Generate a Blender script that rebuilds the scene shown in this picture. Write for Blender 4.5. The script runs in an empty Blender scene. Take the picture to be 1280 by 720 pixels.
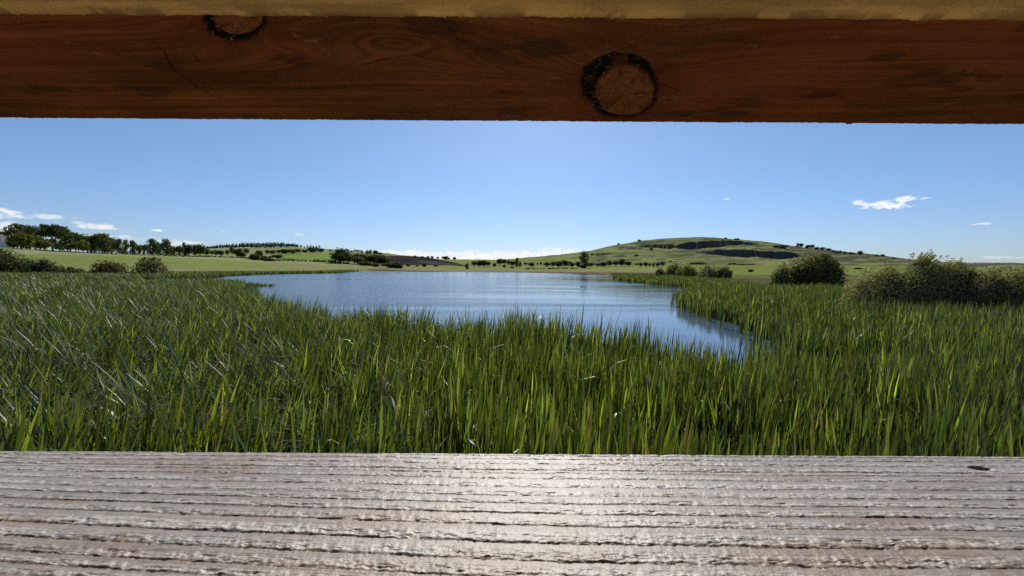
import bpy, math, random
import numpy as np
from mathutils import Vector, Matrix, Euler

random.seed(7)
rng = np.random.default_rng(11)
R = math.radians
scene = bpy.context.scene
col = scene.collection

# ------------------------------------------------------------------ camera, sky, sun, exposure
F_PX, W_PX, H_PX = 490.0, 1280, 720
CAM = Vector((0.0, 0.0, 2.9))
cam_d = bpy.data.cameras.new('camera')
cam_d.sensor_width = 36.0
cam_d.lens = F_PX / W_PX * 36.0
cam_d.clip_start = 0.01
cam_d.clip_end = 30000
cam = bpy.data.objects.new('camera', cam_d)
col.objects.link(cam)
cam.location = CAM
PITCH = math.atan(25.0 / F_PX)
ROLL = R(0.36)
rotm = Euler((math.pi / 2 - PITCH, 0, 0)).to_matrix() @ Matrix.Rotation(ROLL, 3, 'Z')
cam.rotation_euler = rotm.to_euler()
scene.camera = cam

SUN_EL, SUN_AZ = R(38), R(3.5)          # azimuth from +Y towards +X
world = bpy.data.worlds.new('World')
scene.world = world
world.use_nodes = True
sun_d = bpy.data.lights.new('sun', 'SUN')
sun_d.energy = 4.2
sun_d.angle = R(0.53)
sun_d.color = (1.0, 0.95, 0.86)
sun = bpy.data.objects.new('sun', sun_d)
col.objects.link(sun)
sdir = Vector((math.sin(SUN_AZ) * math.cos(SUN_EL), math.cos(SUN_AZ) * math.cos(SUN_EL), math.sin(SUN_EL)))
sun.rotation_euler = sdir.to_track_quat('Z', 'Y').to_euler()
sun.location = (0, 0, 60)

SKY_STRENGTH = 0.10
EXPOSURE = 0.0
vs = scene.view_settings
vs.view_transform = 'Standard'
vs.look = 'None'
vs.exposure = EXPOSURE
vs.gamma = 1.0
vs.use_curve_mapping = False
scene.render.engine = 'CYCLES'
scene.cycles.use_denoising = False
scene.cycles.max_bounces = 10
scene.cycles.transparent_max_bounces = 8
scene.cycles.sample_clamp_indirect = 4.0
scene.cycles.sample_clamp_direct = 12.0


def pxdir(x, y):
    """world direction with forward (Y) component 1 for a photo pixel"""
    v = rotm @ Vector(((x - 640) / F_PX, (360 - y) / F_PX, -1.0))
    return v / v.y


def azel(x, y):
    v = pxdir(x, y).normalized()
    return math.atan2(v.x, v.y), math.asin(v.z)


class NT:
    """tiny node helper"""
    def __init__(self, tree):
        self.t = tree

    def n(self, kind, **kw):
        nd = self.t.nodes.new(kind)
        for k, v in kw.items():
            if k in nd.inputs and not hasattr(nd, k):
                nd.inputs[k].default_value = v
            elif hasattr(nd, k):
                setattr(nd, k, v)
            else:
                nd.inputs[k].default_value = v
        return nd

    def put(self, sock, v):
        if hasattr(v, 'is_linked') or hasattr(v, 'links'):
            self.t.links.new(v, sock)
        else:
            sock.default_value = v

    def m(self, op, a, b=None, c=None, clamp=False):
        nd = self.t.nodes.new('ShaderNodeMath')
        nd.operation = op
        nd.use_clamp = clamp
        self.put(nd.inputs[0], a)
        if b is not None:
            self.put(nd.inputs[1], b)
        if c is not None:
            self.put(nd.inputs[2], c)
        return nd.outputs[0]

    def mix(self, f, a, b, blend='MIX'):
        nd = self.t.nodes.new('ShaderNodeMix')
        nd.data_type = 'RGBA'
        nd.blend_type = blend
        self.put(nd.inputs[0], f)
        self.put(nd.inputs[6], a)
        self.put(nd.inputs[7], b)
        return nd.outputs[2]

    def ramp(self, f, lo, hi, smooth=True):
        nd = self.t.nodes.new('ShaderNodeMapRange')
        nd.interpolation_type = 'SMOOTHSTEP' if smooth else 'LINEAR'
        self.put(nd.inputs[0], f)
        nd.inputs[1].default_value = lo
        nd.inputs[2].default_value = hi
        return nd.outputs[0]

    def noise(self, vec, scale, detail=4.0, rough=0.55, dist=0.0):
        nd = self.t.nodes.new('ShaderNodeTexNoise')
        if vec is not None:
            self.t.links.new(vec, nd.inputs['Vector'])
        nd.inputs['Scale'].default_value = scale
        nd.inputs['Detail'].default_value = detail
        nd.inputs['Roughness'].default_value = rough
        nd.inputs['Distortion'].default_value = dist
        return nd.outputs[0]

    def mapping(self, vec, scale=(1, 1, 1), loc=(0, 0, 0), rot=(0, 0, 0)):
        nd = self.t.nodes.new('ShaderNodeMapping')
        self.t.links.new(vec, nd.inputs[0])
        nd.inputs['Scale'].default_value = scale
        nd.inputs['Location'].default_value = loc
        nd.inputs['Rotation'].default_value = rot
        return nd.outputs[0]


def build_sky():
    t = world.node_tree
    t.nodes.clear()
    N = NT(t)
    out = N.n('ShaderNodeOutputWorld')
    bg = N.n('ShaderNodeBackground')
    bg.inputs['Strength'].default_value = SKY_STRENGTH
    sky = t.nodes.new('ShaderNodeTexSky')
    sky.sky_type = 'NISHITA'
    sky.sun_disc = False
    sky.sun_elevation = SUN_EL
    sky.sun_rotation = SUN_AZ
    sky.altitude = 0
    sky.air_density = 1.0
    sky.dust_density = 0.25
    sky.ozone_density = 2.0
    tc = N.n('ShaderNodeTexCoord')
    sep = N.n('ShaderNodeSeparateXYZ')
    t.links.new(tc.outputs['Generated'], sep.inputs[0])
    az = N.m('ARCTAN2', sep.outputs[0], sep.outputs[1])
    el = N.m('ARCSINE', sep.outputs[2])
    comb = N.n('ShaderNodeCombineXYZ')
    t.links.new(az, comb.inputs[0])
    t.links.new(N.m('MULTIPLY', el, 1.9), comb.inputs[1])
    nz = N.noise(comb.outputs[0], 42.0, 6.0, 0.6, 0.3)
    nzb = N.noise(comb.outputs[0], 14.0, 5.0, 0.6)
    nzf = N.noise(comb.outputs[0], 110.0, 4.0, 0.65)
    total = None
    # (photo x, y, half width, half height, noise weight, peak)
    clouds = [
        (1112, 257, 42, 8.5, 1.2, 1.0), (1126, 251, 20, 6, 1.2, .9), (1074, 254, 12, 5, 1.6, .75), (1146, 249, 22, 3.2, 1.5, .7),
        (1228, 280, 15, 2.2, 1.4, .75), (908, 249, 5, 1.6, 1.2, .5), (1255, 322, 36, 3, 1.8, .3),
        (8, 271, 34, 12, 1.7, .6), (2, 285, 40, 13, 1.4, .75), (64, 272, 28, 4.5, 2.0, .5), (118, 284, 34, 5, 1.9, .75),
        (90, 279, 22, 4, 1.7, .55), (197, 288, 14, 2.4, 1.6, .75), (238, 305, 30, 4, 1.8, .6), (196, 300, 40, 4, 2.0, .3), (148, 296, 22, 3, 1.7, .45),
        (373, 293, 7, 1.8, 1.2, .8), (280, 290, 4, 1.5, 1.2, .6),
        (575, 321, 120, 9.5, .9, 1.0), (505, 319, 60, 7.5, .9, 1.0), (640, 321, 70, 8.5, .9, 1.0), (697, 317, 52, 9.5, .9, 1.0),
    ]
    for (x, y, rx, ry, k, pk) in clouds:
        a0, e0 = azel(x, y)
        a1, _ = azel(x + rx, y)
        _, e1 = azel(x, y - ry)
        ra, re = max(1e-4, (a1 - a0)), max(1e-4, (e1 - e0))
        da = N.m('MULTIPLY', N.m('SUBTRACT', az, a0), 1 / ra)
        de = N.m('MULTIPLY', N.m('SUBTRACT', el, e0), 1 / re)
        below = N.m('MULTIPLY', N.m('LESS_THAN', de, 0.0), 0.7)     # flatter base
        de = N.m('MULTIPLY', de, N.m('ADD', below, 1.0))
        q = N.m('ADD', N.m('MULTIPLY', da, da), N.m('MULTIPLY', de, de))
        v = N.m('SUBTRACT', 1.0, q)
        v = N.m('ADD', v, N.m('MULTIPLY', N.m('SUBTRACT', nz, 0.5), 3.4 * k))
        v = N.m('ADD', v, N.m('MULTIPLY', N.m('SUBTRACT', nzf, 0.5), 1.8 * k))
        v = N.m('MULTIPLY', (N.ramp(v, -0.15, 1.7) if x < 420 else N.ramp(v, 0.1, 1.0)), min(1.0, pk * (1.25 if x < 420 else 1)))
        total = v if total is None else N.m('MAXIMUM', total, v)
    # only where direction looks forward
    total = N.m('MULTIPLY', total, N.m('GREATER_THAN', sep.outputs[1], 0.0))
    shade = N.ramp(nzb, 0.25, 0.75)
    ccol = N.mix(shade, (8.2, 8.5, 9.0, 1), (10.3, 10.3, 10.3, 1))
    up = N.ramp(el, R(0.0), R(16.0), False)
    tint = N.mix(1.0, sky.outputs[0], N.mix(up, (0.56, 0.69, 1.04, 1), (0.75, 0.87, 1.03, 1)), 'MULTIPLY')
    final = N.mix(total, tint, ccol)
    t.links.new(final, bg.inputs['Color'])
    t.links.new(bg.outputs[0], out.inputs[0])


build_sky()

# ------------------------------------------------------------------ helpers


def hash2(ix, iy, seed):
    h = (ix.astype(np.int64) * 374761393 + iy.astype(np.int64) * 668265263 + seed * 1442695041) & 0x7fffffff
    h = ((h ^ (h >> 13)) * 1274126177) & 0x7fffffff
    h = (h ^ (h >> 16)) & 0xffff
    return h / 65535.0


def vnoise(x, y, seed=0):
    ix, iy = np.floor(x), np.floor(y)
    fx, fy = x - ix, y - iy
    fx = fx * fx * fx * (fx * (fx * 6 - 15) + 10)
    fy = fy * fy * fy * (fy * (fy * 6 - 15) + 10)
    a, b = hash2(ix, iy, seed), hash2(ix + 1, iy, seed)
    c, d = hash2(ix, iy + 1, seed), hash2(ix + 1, iy + 1, seed)
    return (a + (b - a) * fx) * (1 - fy) + (c + (d - c) * fx) * fy


def fbm(x, y, seed=0, o=4, g=0.5):
    s, a, t = 0.0, 1.0, 0.0
    for k in range(o):
        s = s + a * vnoise(x * 2 ** k, y * 2 ** k, seed + 17 * k)
        t += a
        a *= g
    return s / t


def sstep(x, a, b):
    t = np.clip((x - a) / (b - a), 0, 1)
    return t * t * (3 - 2 * t)


def np_mesh(name, V, Fq, color=None, smooth=False, extra=None):
    V = np.asarray(V, dtype=np.float32)
    Fq = np.asarray(Fq, dtype=np.int32)
    me = bpy.data.meshes.new(name)
    k = Fq.shape[1]
    me.vertices.add(len(V))
    me.vertices.foreach_set('co', V.ravel())
    me.loops.add(Fq.size)
    me.loops.foreach_set('vertex_index', Fq.ravel())
    me.polygons.add(len(Fq))
    me.polygons.foreach_set('loop_start', np.arange(0, Fq.size, k, dtype=np.int32))
    if smooth:
        me.polygons.foreach_set('use_smooth', np.ones(len(Fq), dtype=bool))
    for nm, c in ((('Col', color),) if color is not None else ()) + (extra or ()):
        at = me.color_attributes.new(nm, 'FLOAT_COLOR', 'POINT')
        c = np.asarray(c, dtype=np.float32)
        if c.shape[1] == 3:
            c = np.concatenate([c, np.ones((len(c), 1), np.float32)], 1)
        at.data.foreach_set('color', c.ravel())
    me.update(calc_edges=True)
    return me


def link(name, me, mat=None, parent=None):
    o = bpy.data.objects.new(name, me)
    col.objects.link(o)
    if mat is not None and len(me.materials) == 0:
        me.materials.append(mat)
    if parent is not None:
        o.parent = parent
    return o


def empty(name, loc=(0, 0, 0)):
    o = bpy.data.objects.new(name, None)
    col.objects.link(o)
    o.location = loc
    o.empty_display_size = 0.2
    return o


def tag(o, label=None, cat=None, group=None, kind=None):
    if label:
        o['label'] = label
    if cat:
        o['category'] = cat
    if group:
        o['group'] = group
    if kind:
        o['kind'] = kind
    return o


def grid_faces(nu, nv):
    i = np.arange(nu * nv).reshape(nv, nu)
    return np.stack([i[:-1, :-1].ravel(), i[:-1, 1:].ravel(), i[1:, 1:].ravel(), i[1:, :-1].ravel()], 1)


def box_me(name, boxes, bev=0.0):
    """boxes: list of (x0,x1,y0,y1,z0,z1)"""
    import bmesh
    bm = bmesh.new()
    for (x0, x1, y0, y1, z0, z1) in boxes:
        b2 = bmesh.new()
        bmesh.ops.create_cube(b2, size=1)
        for v in b2.verts:
            v.co = ((x0 + x1) / 2 + v.co.x * (x1 - x0), (y0 + y1) / 2 + v.co.y * (y1 - y0), (z0 + z1) / 2 + v.co.z * (z1 - z0))
        if bev:
            bmesh.ops.bevel(b2, geom=b2.edges[:], offset=bev, segments=2, affect='EDGES')
        tmp = bpy.data.meshes.new('tmp')
        b2.to_mesh(tmp)
        b2.free()
        bm.from_mesh(tmp)
        bpy.data.meshes.remove(tmp)
    me = bpy.data.meshes.new(name)
    bm.to_mesh(me)
    bm.free()
    return me


def inside(poly, X, Y):
    X, Y = np.asarray(X, float), np.asarray(Y, float)
    r = np.zeros(X.shape, bool)
    n = len(poly)
    for i in range(n):
        x0, y0 = poly[i]
        x1, y1 = poly[(i + 1) % n]
        c = ((y0 > Y) != (y1 > Y)) & (X < (x1 - x0) * (Y - y0) / ((y1 - y0) + 1e-12) + x0)
        r ^= c
    return r


def sdist(poly, X, Y):
    """positive outside, negative inside"""
    d = np.full(X.shape, 1e9)
    n = len(poly)
    for i in range(n):
        x0, y0 = poly[i]
        x1, y1 = poly[(i + 1) % n]
        ex, ey = x1 - x0, y1 - y0
        t = np.clip(((X - x0) * ex + (Y - y0) * ey) / (ex * ex + ey * ey + 1e-12), 0, 1)
        d = np.minimum(d, (X - x0 - t * ex) ** 2 + (Y - y0 - t * ey) ** 2)
    d = np.sqrt(d)
    return np.where(inside(poly, X, Y), -d, d)


# ------------------------------------------------------------------ materials


def new_mat(name):
    m = bpy.data.materials.new(name)
    m.use_nodes = True
    t = m.node_tree
    t.nodes.clear()
    return m, NT(t)


def finish(N, shader):
    o = N.n('ShaderNodeOutputMaterial')
    N.t.links.new(shader, o.inputs[0])


def principled(N, color, rough=0.6, spec=0.5, normal=None):
    p = N.n('ShaderNodeBsdfPrincipled')
    N.put(p.inputs['Base Color'], color)
    N.put(p.inputs['Roughness'], rough)
    N.put(p.inputs['Specular IOR Level'], spec)
    if normal is not None:
        N.t.links.new(normal, p.inputs['Normal'])
    return p


def attr(N, nm='Col'):
    a = N.n('ShaderNodeAttribute')
    a.attribute_name = nm
    return a.outputs['Color']


def leaf_mat(name, trans=0.4, rough=0.45, spec=0.4, tcol=(1.5, 1.35, 0.5), use_obj=True):
    m, N = new_mat(name)
    c = attr(N)
    if use_obj:
        oi = N.n('ShaderNodeObjectInfo')
        c = N.mix(1.0, c, oi.outputs['Color'], 'MULTIPLY')
    p = principled(N, c, rough, spec)
    tr = N.n('ShaderNodeBsdfTranslucent')
    N.t.links.new(N.mix(1.0, c, (*tcol, 1), 'MULTIPLY'), tr.inputs['Color'])
    mx = N.n('ShaderNodeMixShader')
    mx.inputs[0].default_value = trans
    N.t.links.new(p.outputs[0], mx.inputs[1])
    N.t.links.new(tr.outputs[0], mx.inputs[2])
    finish(N, mx.outputs[0])
    return m


M_leaf = leaf_mat('foliage', 0.42, 0.65, 0.15, (1.5, 1.4, 0.6))
M_reed = leaf_mat('reed_blade', 0.42, 0.43, 0.65, (1.8, 1.7, 0.5))


def bark_mat():
    m, N = new_mat('bark')
    tc = N.n('ShaderNodeTexCoord')
    n = N.noise(tc.outputs['Object'], 9, 4)
    p = principled(N, N.mix(n, (0.035, 0.028, 0.02, 1), (0.11, 0.09, 0.07, 1)), 0.9, 0.2)
    finish(N, p.outputs[0])
    return m


M_bark = bark_mat()


def ground_mat():
    m, N = new_mat('land')
    g = N.n('ShaderNodeNewGeometry')
    pos = g.outputs['Position']
    c = attr(N)
    n1 = N.noise(pos, 0.05, 6, 0.65)
    n2 = N.noise(N.mapping(pos, (0.35, 0.12, 0.3)), 1.0, 5, 0.7)
    k = N.m('ADD', N.m('MULTIPLY', n1, 0.9), N.m('MULTIPLY', n2, 0.9))
    k = N.m('ADD', k, 0.12)
    sc = N.n('ShaderNodeVectorMath', operation='SCALE')
    N.t.links.new(c, sc.inputs[0])
    N.t.links.new(k, sc.inputs['Scale'])
    bp = N.n('ShaderNodeBump')
    bp.inputs['Strength'].default_value = 0.8
    bp.inputs['Distance'].default_value = 0.8
    N.t.links.new(N.noise(pos, 0.5, 6, 0.75), bp.inputs['Height'])
    p = N.n('ShaderNodeBsdfDiffuse')
    N.t.links.new(sc.outputs[0], p.inputs['Color'])
    N.t.links.new(bp.outputs[0], p.inputs['Normal'])
    finish(N, p.outputs[0])
    return m


def water_mat():
    m, N = new_mat('water')
    g = N.n('ShaderNodeNewGeometry')
    pos = g.outputs['Position']
    # wind streaks: calm slicks run across the view, more of them to the right
    sep = N.n('ShaderNodeSeparateXYZ')
    N.t.links.new(pos, sep.inputs[0])
    streak = N.noise(N.mapping(pos, (0.012, 0.075, 1)), 1.0, 5, 0.62, 0.4)
    side = N.ramp(N.m('SUBTRACT', sep.outputs[0], N.m('MULTIPLY', sep.outputs[1], 0.22)), -40, 18)
    calm = N.ramp(N.m('ADD', streak, N.m('MULTIPLY', N.m('SUBTRACT', side, 0.5), 0.22)), 0.41, 0.6)
    amp = N.m('SUBTRACT', 1.0, N.m('MULTIPLY', calm, 0.9))
    w1 = N.noise(N.mapping(pos, (1.0, 2.2, 1), rot=(0, 0, 0.25)), 2.2, 3, 0.6)
    w2 = N.noise(N.mapping(pos, (1.0, 1.8, 1), rot=(0, 0, -0.3)), 0.7, 2, 0.5)
    w3 = N.noise(N.mapping(pos, (1.0, 0.55, 1), rot=(0, 0, 0.1)), 0.55, 3, 0.6)
    h = N.m('ADD', N.m('MULTIPLY', w1, 0.5), N.m('MULTIPLY', w2, 0.6))
    h = N.m('ADD', h, N.m('MULTIPLY', w3, 1.5))
    bp = N.n('ShaderNodeBump')
    bp.inputs['Distance'].default_value = 0.16
    N.t.links.new(h, bp.inputs['Height'])
    N.t.links.new(N.m('MULTIPLY', amp, 0.52), bp.inputs['Strength'])
    p = principled(N, (0.085, 0.13, 0.19, 1), 0.06, 0.5, bp.outputs[0])
    p.inputs['IOR'].default_value = 1.333
    N.put(p.inputs['Roughness'], N.m('ADD', N.m('MULTIPLY', amp, 0.1), 0.03))
    finish(N, p.outputs[0])
    return m


# ------------------------------------------------------------------ the land
LAKE = [(-11.4, 18.6), (-16, 23), (-20, 29), (-31, 44), (-42, 52), (-35.3, 56.5), (-35.2, 57.4), (-46, 62), (-70, 70), (-66, 83), (-82, 112),
        (-90, 142), (-80, 180), (-98, 240), (-60, 252), (0, 258), (40, 215), (44, 170), (30, 112), (26, 92), (27.5, 66), (26.5, 55),
        (21, 46), (15, 34), (12.6, 28), (12.2, 24), (11.2, 17), (9.6, 12.8), (6.5, 8.4), (4.3, 6.8), (2.8, 8.6), (0, 10.6), (-3, 11.8), (-5.8, 12.8), (-8.8, 16)]
REEDS = [(-3.2, 1.25), (3.2, 1.25), (28, 17), (14.5, 18), (17, 21), (33, 37), (24, 38), (34, 60), (36, 86), (60, 150), (52, 176), (42, 173), (20, 98), (-20, 100),
         (-60, 180), (-80, 240), (-106, 243), (-94, 184), (-106, 147), (-114, 120), (-190, 118), (-190, 100)]

ND = [300, 450, 600, 800, 1000, 1300, 1800]
ECOL = [
    (-400, 12, 20, 24, 26, 27, 25, 20), (0, 14, 20, 23, 26, 27, 25, 20), (110, 14, 18, 19, 19, 19, 17, 14), (200, 11.5, 15.5, 17, 17, 17, 16, 14),
    (250, 9, 14, 16.5, 20, 24, 22, 15), (330, 4, 9, 14, 21, 26, 22, 15), (370, 3, 8, 14, 21, 26.5, 22, 15), (415, 2, 6, 13, 18, 23.5, 20, 15),
    (440, 1, 5, 11, 17, 21, 19, 14), (485, -1, 3, 8, 15, 18.5, 17, 13), (505, -2, 1.5, 6, 15, 15.5, 14, 12), (530, -3, .5, 4.5, 13.5, 13.2, 12.8, 11),
    (560, -4, 0, 3, 8.5, 9, 10.4, 11), (580, -4, 0, 2, 4, 6, 9, 11), (620, -4, 0, 2, 4, 6, 9, 10.5), (660, -4, 0, 2.5, 5, 9, 13.5, 12),
    (700, -4, 0.5, 3, 7, 12, 16.5, 14), (740, -4, .5, 4, 10, 17, 22, 18), (760, -4, .5, 4.5, 12, 21, 27, 22), (780, -4, .5, 5, 13, 24, 30.5, 25),
    (800, -4, .5, 5, 14, 27, 34, 28), (825, -4, .5, 5, 15, 29, 36.5, 30), (850, -4, .5, 5, 15, 30, 38, 31), (870, -4, .5, 5, 15, 30, 38.6, 31),
    (890, -4, .5, 5, 15, 30, 38.3, 31), (910, -4, .5, 5, 14.5, 28, 36.2, 29), (930, -4, .5, 5, 14, 27, 35, 28), (950, -4, .5, 5, 13.5, 26, 33.5, 27),
    (975, -4, .5, 5, 12.5, 23.5, 30, 24), (1000, -4, .5, 4.5, 11, 20, 26, 20), (1040, -4, .5, 4, 9, 17, 22, 16), (1080, -4.5, 0, 4, 8, 14, 18, 12),
    (1105, -4.5, 0, 3.5, 7, 12, 15, 10), (1130, -5, -.5, 3, 6, 9.5, 11.5, 8), (1180, -5, -1, 1, 3.5, 6, 7, 5), (1280, -6, -1, 0, 2, 4, 6, 5), (1700, -8, -1, 0, 2, 4, 6, 5)]
EX = np.array([e[0] for e in ECOL], float)
EV = np.array([e[1:] for e in ECOL], float)

# crags: (x, bottom y, top y)
CRAG_A = [(795, 309, 308.9), (803, 308.8, 305.8), (812, 309.6, 306.2), (838, 310.6, 305.6), (843, 309.4, 308), (848, 311.2, 305.2), (862, 311.4, 302.8), (885, 309, 301),
          (905, 306.8, 300.4), (925, 305.6, 301.6), (940, 305.6, 303.6), (948, 305, 304.9)]
CRAG_B = [(866, 316, 315.9), (880, 317, 314.6), (895, 318.2, 312.6), (915, 320.6, 311.8), (940, 321, 313), (960, 322.5, 314), (978, 324, 314.5), (992, 322, 316), (1000, 320, 319.9)]
CRAG_C = [(738, 319, 318.9), (744, 320, 317), (756, 318.6, 315.6), (766, 317.2, 317.1)]
CRAG_D = [(772, 309.5, 309.4), (782, 310, 307.6), (796, 310.5, 309), (802, 310.5, 310.4)]

ucol = np.concatenate([[-12, -6, -4.2], (np.linspace(-1100, -120, 60) - 640) / F_PX, (np.arange(-118, 1400, 1.5) - 640) / F_PX, (np.linspace(1402, 2400, 60) - 640) / F_PX, [4.2, 6, 12]])
drow = np.concatenate([np.geomspace(1.0, 110, 110), np.arange(111, 330, 1.8), np.arange(331, 700, 4.0), np.arange(700, 1420, 3.6), np.geomspace(1424, 2400, 40), np.geomspace(2500, 14000, 12)])
U, D = np.meshgrid(ucol, drow)
XP = U * F_PX + 640.0                                # photo column a given bearing falls in


def col_interp(xp, k):
    return np.interp(xp, EX, EV[:, k])


def px_slope(xp, E):
    """dz/dY of the ray through (xp, 335-E) (with the camera's small roll and pitch)"""
    a = (xp - 640) / F_PX
    b = (360 - (335 - E)) / F_PX
    m = np.array(rotm)
    y = m[1, 0] * a + m[1, 1] * b - m[1, 2]
    z = m[2, 0] * a + m[2, 1] * b - m[2, 2]
    return z / y


Egrid = np.zeros_like(D)
nodesE = np.stack([col_interp(XP, k) for k in range(7)], 0)
ld = np.log(D)
lnd = np.log(np.array(ND, float))
for k in range(6):
    mk = (D >= ND[k]) & (D <= ND[k + 1])
    t = (ld - lnd[k]) / (lnd[k + 1] - lnd[k])
    # hermite-ish smoothing with finite slopes
    p0, p1 = nodesE[k], nodesE[k + 1]
    m0 = (nodesE[k + 1] - nodesE[max(k - 1, 0)]) / (2 if k > 0 else 1) * 0.8
    m1 = (nodesE[min(k + 2, 6)] - nodesE[k]) / (2 if k < 5 else 1) * 0.8
    if k == 4:
        m1 = m1 * 0
    if k == 5:
        m0 = m0 * 0
    h = (2 * t ** 3 - 3 * t ** 2 + 1) * p0 + (t ** 3 - 2 * t ** 2 + t) * m0 + (-2 * t ** 3 + 3 * t ** 2) * p1 + (t ** 3 - t ** 2) * m1
    Egrid = np.where(mk, h, Egrid)
# gentle relief on the hill
hillw = sstep(D, 560, 760) * sstep(XP, 640, 760)
Egrid = Egrid + hillw * (fbm(U * 16, ld * 16, 3, 5) - 0.5) * 2.6 * (1 - sstep(D, 1180, 1320))
Egrid = Egrid + sstep(D, 1150, 1300) * (fbm(U * 30, ld * 0, 91, 4) - 0.5) * 1.0
rockmask = np.zeros_like(D)
for ci, CR in enumerate((CRAG_A, CRAG_B, CRAG_C, CRAG_D)):
    c = np.array(CR, float)
    jb = (fbm(U * 60, U * 0, 40 + ci, 4) - 0.5) * 2.4
    jt = (fbm(U * 75, U * 0, 60 + ci, 4) - 0.5) * 2.4
    amp = np.interp(XP, c[:, 0], np.abs(c[:, 1] - c[:, 2]), left=0, right=0)
    on = np.clip(amp / 2.0, 0, 1)
    Eb = 335 - np.interp(XP, c[:, 0], c[:, 1]) + jb * on
    Et = 335 - np.interp(XP, c[:, 0], c[:, 2]) + jt * on
    Et = np.maximum(Et, Eb + 0.01)
    Em = (Eb + Et) / 2
    dl = 2.2
    act = (amp > 0.05) & (D > 600) & (D < 1300)
    lo = Eb - dl + (Egrid - (Eb - dl)) * dl / (Em - Eb + dl)
    hi = Et + (Egrid - Em) * dl / (Et + dl - Em)
    m_lo = act & (Egrid >= Eb - dl) & (Egrid < Em)
    m_hi = act & (Egrid >= Em) & (Egrid < Et + dl)
    Enew = np.where(m_lo, lo, np.where(m_hi, hi, Egrid))
    rise = np.diff(Enew, axis=0, prepend=Enew[:1])
    rk = (act & (Enew > Eb - 0.25) & (Enew < Et + 0.25) & (rise > 0.18 * (Et - Eb)) & (amp > 0.5))
    rockmask = np.maximum(rockmask, rk)
    rockmask[:-1] = np.maximum(rockmask[:-1], rk[1:])
    Egrid = Enew
Zfar = CAM.z + px_slope(XP, Egrid) * D
zend = CAM.z + px_slope(XP, nodesE[6]) * 1800
Zfar = np.where(D > 1800, zend * np.exp(-(D - 1800) / 900.0) - 2, Zfar)
z300 = CAM.z + px_slope(XP, nodesE[0]) * 300
tn = np.clip((D - 95) / (300 - 95), 0, 1)
Znear = 0.05 + (z300 - 0.05) * (0.35 * tn + 0.65 * tn ** 2)
Z = np.where(D < 300, Znear, Zfar)
Xw = U * D
SD = sdist(LAKE, Xw, D)
Z = np.where(SD > 0, 0.04 + (Z - 0.04) * sstep(SD, 0, 14), np.maximum(-0.9, SD * 0.35))
Z = Z + sstep(D, 60, 200) * (SD > 2) * (fbm(Xw * 0.05, D * 0.05, 5, 4) - 0.5) * 0.5 * sstep(SD, 2, 20)


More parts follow.
